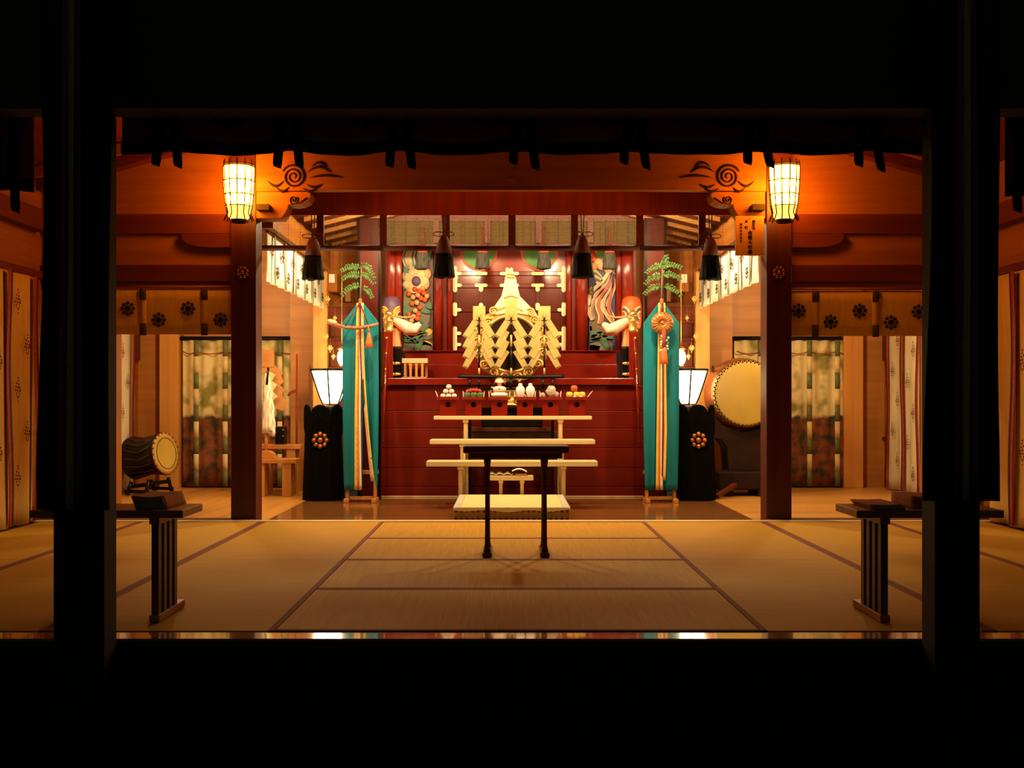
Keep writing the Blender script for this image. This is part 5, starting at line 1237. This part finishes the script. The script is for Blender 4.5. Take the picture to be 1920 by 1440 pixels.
# ================================================================ DRUMS
# big barrel drum
d = 9.95; c = Vector((X(1400, d), d, Z(738, d)))
ax = Vector((.0, -1, .0)).normalized(); M = ax.to_track_quat('Z', 'Y').to_matrix()
t = thing('barrel_drum', 'big nailed barrel drum with pale skin behind the plaque-side pillar', 'drum', (c.x, d + .25, c.z - .40))
R = .313
skin = mk('drum_skin').lathe(c, [(R * .999, -.035), (R, -.012), (R * .985, 0), (R * .90, .006), (.02, .008)], 56, M).build('drum_skin', t)
b = mk('drum_body'); L = .46
b.lathe(c, [(R * 1.005 + (.034 * math.sin(PI * i / 14) ** .8), -.0355 - L * i / 14) for i in range(15)], 56, M); b.build('drum_barrel', t)
for k in range(96):
    a = 2 * PI * k / 96
    if k >= 96: break
    rr = R * (.992 if k % 2 else .962); q = c + M @ Vector((math.cos(a) * rr, math.sin(a) * rr, .001 if k % 2 else .004)); nr = M @ Vector((math.cos(a), math.sin(a), .2))
    mk('lattice_dark').ell(q, (.0085, .0085, .0085), 8, 6).build('nail', skin)
b = mk('lattice_dark')
for a in (2.45, .6): 
    q = c + M @ Vector((math.cos(a) * (R + .045), math.sin(a) * (R + .045), -.22)); rg = [q + M @ Vector((0, .04 * math.cos(2 * PI * i / 16), .04 * math.sin(2 * PI * i / 16))) for i in range(17)]
    b.tube(rg, .007, 6)
b.build('iron_ring', t)
t = thing('drum_stand', 'dark carved cloud-shaped wooden stand under the big barrel drum', 'stand', (c.x, d + .3, FL + .001))
zc = c.z - R
def arc(sg, y0, y1):
    pts = []; cxa = c.x
    for i in range(9): a = PI + .35 + (PI - .70) * i / 8; pts.append((cxa + (R + .052) * math.cos(a), c.z + (R + .052) * math.sin(a)))
    low = [(c.x + .33, zc - .03), (c.x + .30, zc - .11), (c.x + .22, zc - .13), (c.x + .17, zc - .20), (c.x + .15, zc - .44), (c.x - .15, zc - .44), (c.x - .17, zc - .20), (c.x - .22, zc - .13), (c.x - .30, zc - .11), (c.x - .33, zc - .03)]
    mk('lattice_dark').prism(pts + low, y0, y1).build('cloud_cradle', t, bevel=.008)
arc(0, d + .08, d + .14); arc(0, d + .36, d + .42)
mk('lattice_dark').box(c.x - .26, c.x + .26, d + .04, d + .46, FL + .065, zc - .43).build('base_plinth', t, bevel=.015)
for sg in (-1, 1): mk('lattice_dark').prism([(c.x + sg * .12, FL + .001), (c.x + sg * .33, FL + .001), (c.x + sg * .33, FL + .05), (c.x + sg * .27, FL + .064), (c.x + sg * .12, FL + .064)], d + .03, d + .48).build('scroll_foot', t, bevel=.01)
o = mk('dark_wood_x').bar((X(1343, 9.75), 9.75, FL + .022), (X(1378, 9.90), 9.90, FL + .12), .05, .03).build('leaning_board'); tag(o, 'short dark board leaning low beside the barrel drum stand', 'board')
# small drum with scalloped skin
d = 10.15; c = Vector((X(311, d), d, Z(850, d)))
ax = Vector((.94, -.30, .14)).normalized(); M = ax.to_track_quat('Z', 'Y').to_matrix()
t = thing('laced_drum', 'small black-bodied drum with pale scalloped skin facing the pillar', 'drum', (c.x - .2, d + .15, c.z - .22))
R = .206
mk('drum_skin').lathe(c, [(R * .98, -.006), (R * .99, 0), (R * .8, .006), (.02, .008)], 48, M).build('drum_skin', t)
b = mk('lattice_dark'); b.tube([c + M @ Vector((.150 * math.cos(2 * PI * i / 40), .150 * math.sin(2 * PI * i / 40), .0085)) for i in range(41)], .003, 6); b.build('inner_circle', t)
b = mk('cord_red')
for k in range(22):
    a = 2 * PI * k / 22; b.ell(c + M @ Vector((R * .975 * math.cos(a), R * .975 * math.sin(a), .004)), (.012, .012, .010), 8, 6)
b.build('red_lacing', t)
b = mk('black_lacquer'); b.lathe(c, [(R * 1.0, -.0065), (R * 1.03, -.02), (R * .92, -.06), (R * .84, -.14), (R * .84, -.24), (R * .92, -.32), (R * 1.03, -.36), (R, -.375)], 48, M); b.build('drum_body', t)
b = mk('cord_brown')
for k in range(16):
    a = 2 * PI * k / 16; a2 = a + PI / 16
    b.tube([c + M @ Vector((R * .99 * math.cos(a), R * .99 * math.sin(a), -.04)), c + M @ Vector((R * .87 * math.cos(a2), R * .87 * math.sin(a2), -.19)), c + M @ Vector((R * .99 * math.cos(a), R * .99 * math.sin(a), -.34))], .005, 5)
b.build('lacing_cord', t)
t = thing('drum_rack', 'black lacquered rack holding the small laced drum', 'stand', (c.x - .2, d + .2, FL + .001))
b = mk('black_lacquer')
axh = Vector((ax.x, ax.y, 0)).normalized(); sd = Vector((-axh.y, axh.x, 0))
for q in (.08, .28):
    p = c - axh * q; p.z = 0
    for sg in (-1, 1):
        top = p + sd * sg * .15 + Vector((0, 0, c.z - .235 - .16 * q)); ft = p + sd * sg * .21
        mk('black_lacquer').tube([ft + Vector((0, 0, FL + .014)), p + sd * sg * .17 + Vector((0, 0, .05)), top], [.022, .018, .020], 8).build('leg', t)
    z_ = c.z - .250 - .16 * q
    mk('black_lacquer').bar(p + sd * -.155 + Vector((0, 0, z_ - .02)), p + sd * .155 + Vector((0, 0, z_ - .02)), .04, .035).build('cross_bar', t)
for sg in (-1, 1):
    a = c - axh * .06 + sd * sg * .19; e = c - axh * .32 + sd * sg * .19
    mk('black_lacquer').bar((a.x, a.y, FL + .045), (e.x, e.y, FL + .045), .035, .03).build('side_rail', t)
o = mk('black_lacquer').box(X(275, 9.6), X(290, 9.6), 9.55, 9.75, FL + .001, FL + .045).build('small_box'); tag(o, 'small dark box on the boards in front of the drum rack', 'box')
# ================================================================ PAPER WAND STAND in the small-drum side room
d = 10.1
t = thing('wooden_bench_stand', 'two-tier plain wooden stand holding the white paper wand', 'stand', (X(520, d), d + .15, FL + .001))
for k, (v0, v1, ua, ub, y) in enumerate(((861, 869, 470, 556, 9.95), (834, 842, 478, 564, 10.22))):
    mk('amber_wood_x').box(X(ua, y), X(ub, y), y, y + .24, Z(v1, y), Z(v0, y)).build('shelf', t, bevel=.003)
    for u in (ua + 8, ub - 28):
        mk('amber_wood_z').box(X(u, y), X(u + 17, y), y + .02, y + .20, FL + .001, Z(v1, y) - .001).build('leg_board', t, bevel=.002)
zt1 = Z(861, 9.95) + .001; zt2 = Z(834, 10.22) + .001
t = thing('white_paper_wand', 'white fluffy paper-streamer wand with black rod on the wooden stand', 'paper wand', (X(500, 10.05), 10.06, zt1))
x = X(501, 10.06); y = 10.06
mk('amber_wood_x').prism([(x - .09, zt1), (x + .09, zt1), (x + .07, zt1 + .05), (x + .03, zt1 + .075), (x - .03, zt1 + .075), (x - .07, zt1 + .05)], y - .05, y + .05).build('wooden_base', t, bevel=.006)
mk('amber_wood_z').cyl((x - .01, y, zt1 + .0755), (x - .01, y, Z(800, y)), .015, n=10).build('wooden_rod', t)
b = mk('paper_white'); rng = random.Random(4)
for k in range(30):
    a = rng.uniform(0, 2 * PI); r0, r1 = .012, rng.uniform(.05, .088); zt_, ze = Z(700 + rng.uniform(0, 8), y), Z(rng.uniform(805, 819), y)
    u_ = Vector((math.cos(a), math.sin(a) * .7, 0)); w_ = Vector((-math.sin(a), math.cos(a) * .7, 0)) * .017
    def fn(u, v): 
        q = v ** .6; return Vector((x, y, zt_ + (ze - zt_) * v)) + u_ * (r0 + (r1 - r0) * q) + w_ * (2 * u - 1) * (.5 + .6 * v) + u_ * .008 * math.sin(v * 22 + k)
    b.sheet(fn, 2, 10, .0025, u_)
b.build('paper_streamers', t)
mk('black_lacquer').cyl((x + .015, y - .085, Z(722, y)), (x + .030, y - .085, Z(690, y)), .011, n=10).build('rod_tip', t)
d = 10.32
t = thing('tan_paper_wand', 'large tan zigzag paper wand standing behind the white one', 'paper wand', (X(512, d), d, zt2))
mk('amber_wood_z').cyl((X(504, d), d + .02, zt2), (X(504, d), d + .02, Z(660, d)), .012, n=10).build('rod', t)
mk('paper_tan').box(X(487, d), X(514, d), d, d + .006, Z(688, d), Z(656, d)).build('folded_top', t)
rp = [(487, 684), (514, 684), (530, 699), (527, 705), (532, 716), (525, 722), (534, 732), (527, 740), (539, 755), (530, 770), (517, 766), (513, 752), (519, 743), (511, 735), (517, 725), (509, 716), (514, 706), (503, 692), (496, 700), (487, 706)]
mk('paper_tan').prism([(X(u, d), Z(v, d)) for u, v in rp], d + .007, d + .011).build('zigzag_streamer', t)
rp2 = [(505, 696), (516, 703), (509, 714), (520, 721), (511, 733), (521, 744), (508, 752), (500, 735), (498, 710)]
mk('paper_straw').prism([(X(u, d - .03), Z(v, d - .03)) for u, v in rp2], d - .034, d - .030).build('zigzag_streamer', t, label='paler straw streamer')
o = thing('black_box', 'black lacquer box on the upper shelf behind the paper wands', 'box', (X(525, 10.3), 10.3, zt2))
mk('black_lacquer').box(X(516, 10.28), X(533, 10.28), 10.28, 10.42, zt2, Z(800, 10.28)).build('body', o, bevel=.004)
mk('bronze').ell((X(531, 10.28), 10.274, Z(806, 10.28)), .010, 8, 6).ell((X(531, 10.28), 10.274, Z(818, 10.28)), .010, 8, 6).build('bronze_knob', o)
t = thing('thin_red_staff', 'thin red-brown staff leaning upright before the landscape curtain', 'staff', (X(556, 10.7), 10.72, FL + .001))
mk('cord_red').tube([(X(556, 10.72), 10.72, FL + .002), (X(556.5, 10.72), 10.72, Z(664, 10.72))], [.012, .009], 8).build('shaft', t)
mk('cord_red').tube([(X(556, 10.72), 10.70, Z(732, 10.72)), (X(546, 10.72), 10.69, Z(737, 10.72)), (X(541, 10.72), 10.69, Z(742, 10.72))], [.012, .016, .010], 8).build('side_tie', t)
# ================================================================ WOODEN PLAQUE with brush writing
d = 7.56; xa, xb = X(1379, d), X(1433, d); za, zb = Z(405, d), Z(479, d)
t = thing('wooden_plaque', 'wooden plaque with columns of brushed writing beside the lamp pillar', 'sign', ((xa + xb) / 2, d, zb))
mk('plaque_wood').box(xa, xb, d, d + .018, zb, za).build('board', t, bevel=.002)
mk('bronze').cyl((X(1406, d), d - .004, Z(410, d)), (X(1406, d), d + .001, Z(410, d)), .005, n=10).build('nail', t)
mk('lattice_dark').box(X(1405, d) - .01, X(1405, d) + .01, d + .0185, 7.625, za - .06, za - .03).build('mount_block', t)
def writing(txt, u, v0, step, size):
    for i, ch in enumerate(txt):
        cu = bpy.data.curves.new('brush_character', 'FONT'); cu.body = ch; cu.size = size * d / F; cu.extrude = .0008; cu.align_x = 'CENTER'; cu.align_y = 'CENTER'; cu.offset = .0004
        to = bpy.data.objects.new('tmp', cu); COL.objects.link(to); bpy.context.view_layer.update()
        me = bpy.data.meshes.new_from_object(to.evaluated_get(bpy.context.evaluated_depsgraph_get()))
        bpy.data.objects.remove(to); me.materials.clear(); me.materials.append(MATS['motif_ink'] if size < 5 else MATS['crest_ink'])
        me.transform(Matrix.Rotation(PI / 2, 4, 'X'))
        o = bpy.data.objects.new('brush_character', me); COL.objects.link(o); o.parent = t
        o.location = Vector((X(u, d), d - .0012, Z(v0 + step * i, d))) - BASE[t.name]
writing('御寄進', 1413, 416, 6, 6.2)
writing('本町', 1399.5, 415.5, 11.5, 6.2)
writing('会蔵大物棟', 1406.5, 437, 9, 8.6)
writing('昭和年月吉日', 1389.5, 421, 6.2, 4.6)
# ================================================================ LIGHT
def lamp(nm, loc, e, col, r=.06, kind='POINT', size=None, rot=None, spot=None):
    L = bpy.data.lights.new(nm, kind); L.energy = e; L.color = col
    if kind == 'POINT': L.shadow_soft_size = r
    if kind == 'AREA': L.size = size
    o = bpy.data.objects.new(nm, L); COL.objects.link(o); o.location = loc
    if rot: o.rotation_euler = rot
    o['kind'] = 'structure'
    return o
GOLDEN = (1.0, .79, .43)
for sx in (-1, 1):
    lamp('alcove_ceiling_lamp', (sx * 1.15, 8.7, 2.47), 64, GOLDEN, .05)
    lamp('side_room_lamp', (sx * 2.75, 9.4, 1.98), 42, (1.0, .62, .24), .08)
for sx in (-1, 1): lamp('alcove_ceiling_lamp', (sx * .40, 8.4, 2.47), 44, GOLDEN, .12)
for sx in (-1, 1):
    o = lamp('unseen_pillar_fill', (sx * 1.99, 7.93, 1.35), 10, GOLDEN, 0, 'AREA', .10, None)  # unseen strip lights added behind the inner pillars to streak the columns
    o.data.shape = 'RECTANGLE'; o.data.size_y = .7
    o.rotation_euler = (Vector((0, 10.2, 1.5)) - o.location).to_track_quat('-Z', 'Y').to_euler()
w = bpy.data.worlds.new('night'); S.world = w; w.use_nodes = True
w.node_tree.nodes['Background'].inputs[0].default_value = (1, .85, .55, 1); w.node_tree.nodes['Background'].inputs[1].default_value = .014
# ================================================================ CAMERA, VIEW
cam = bpy.data.cameras.new('camera'); co = bpy.data.objects.new('camera', cam); COL.objects.link(co)
co.location = (CAMX, 0, EYE); co.rotation_euler = (PI / 2, 0, 0)
cam.sensor_width = 36; cam.lens = 36 * F / 1920; cam.clip_start = .05
cam.shift_x = (960 - CX) / 1920; cam.shift_y = (CY - 720) / 1920
S.camera = co
S.view_settings.view_transform = 'Standard'; S.view_settings.look = 'None'; S.view_settings.gamma = 1; S.view_settings.use_curve_mapping = False
S.view_settings.exposure = 0.65
S.cycles.use_denoising = True
S.cycles.max_bounces = 6; S.cycles.diffuse_bounces = 3; S.cycles.transparent_max_bounces = 12; S.cycles.sample_clamp_indirect = 4
S.cycles.caustics_reflective = False; S.cycles.caustics_refractive = False
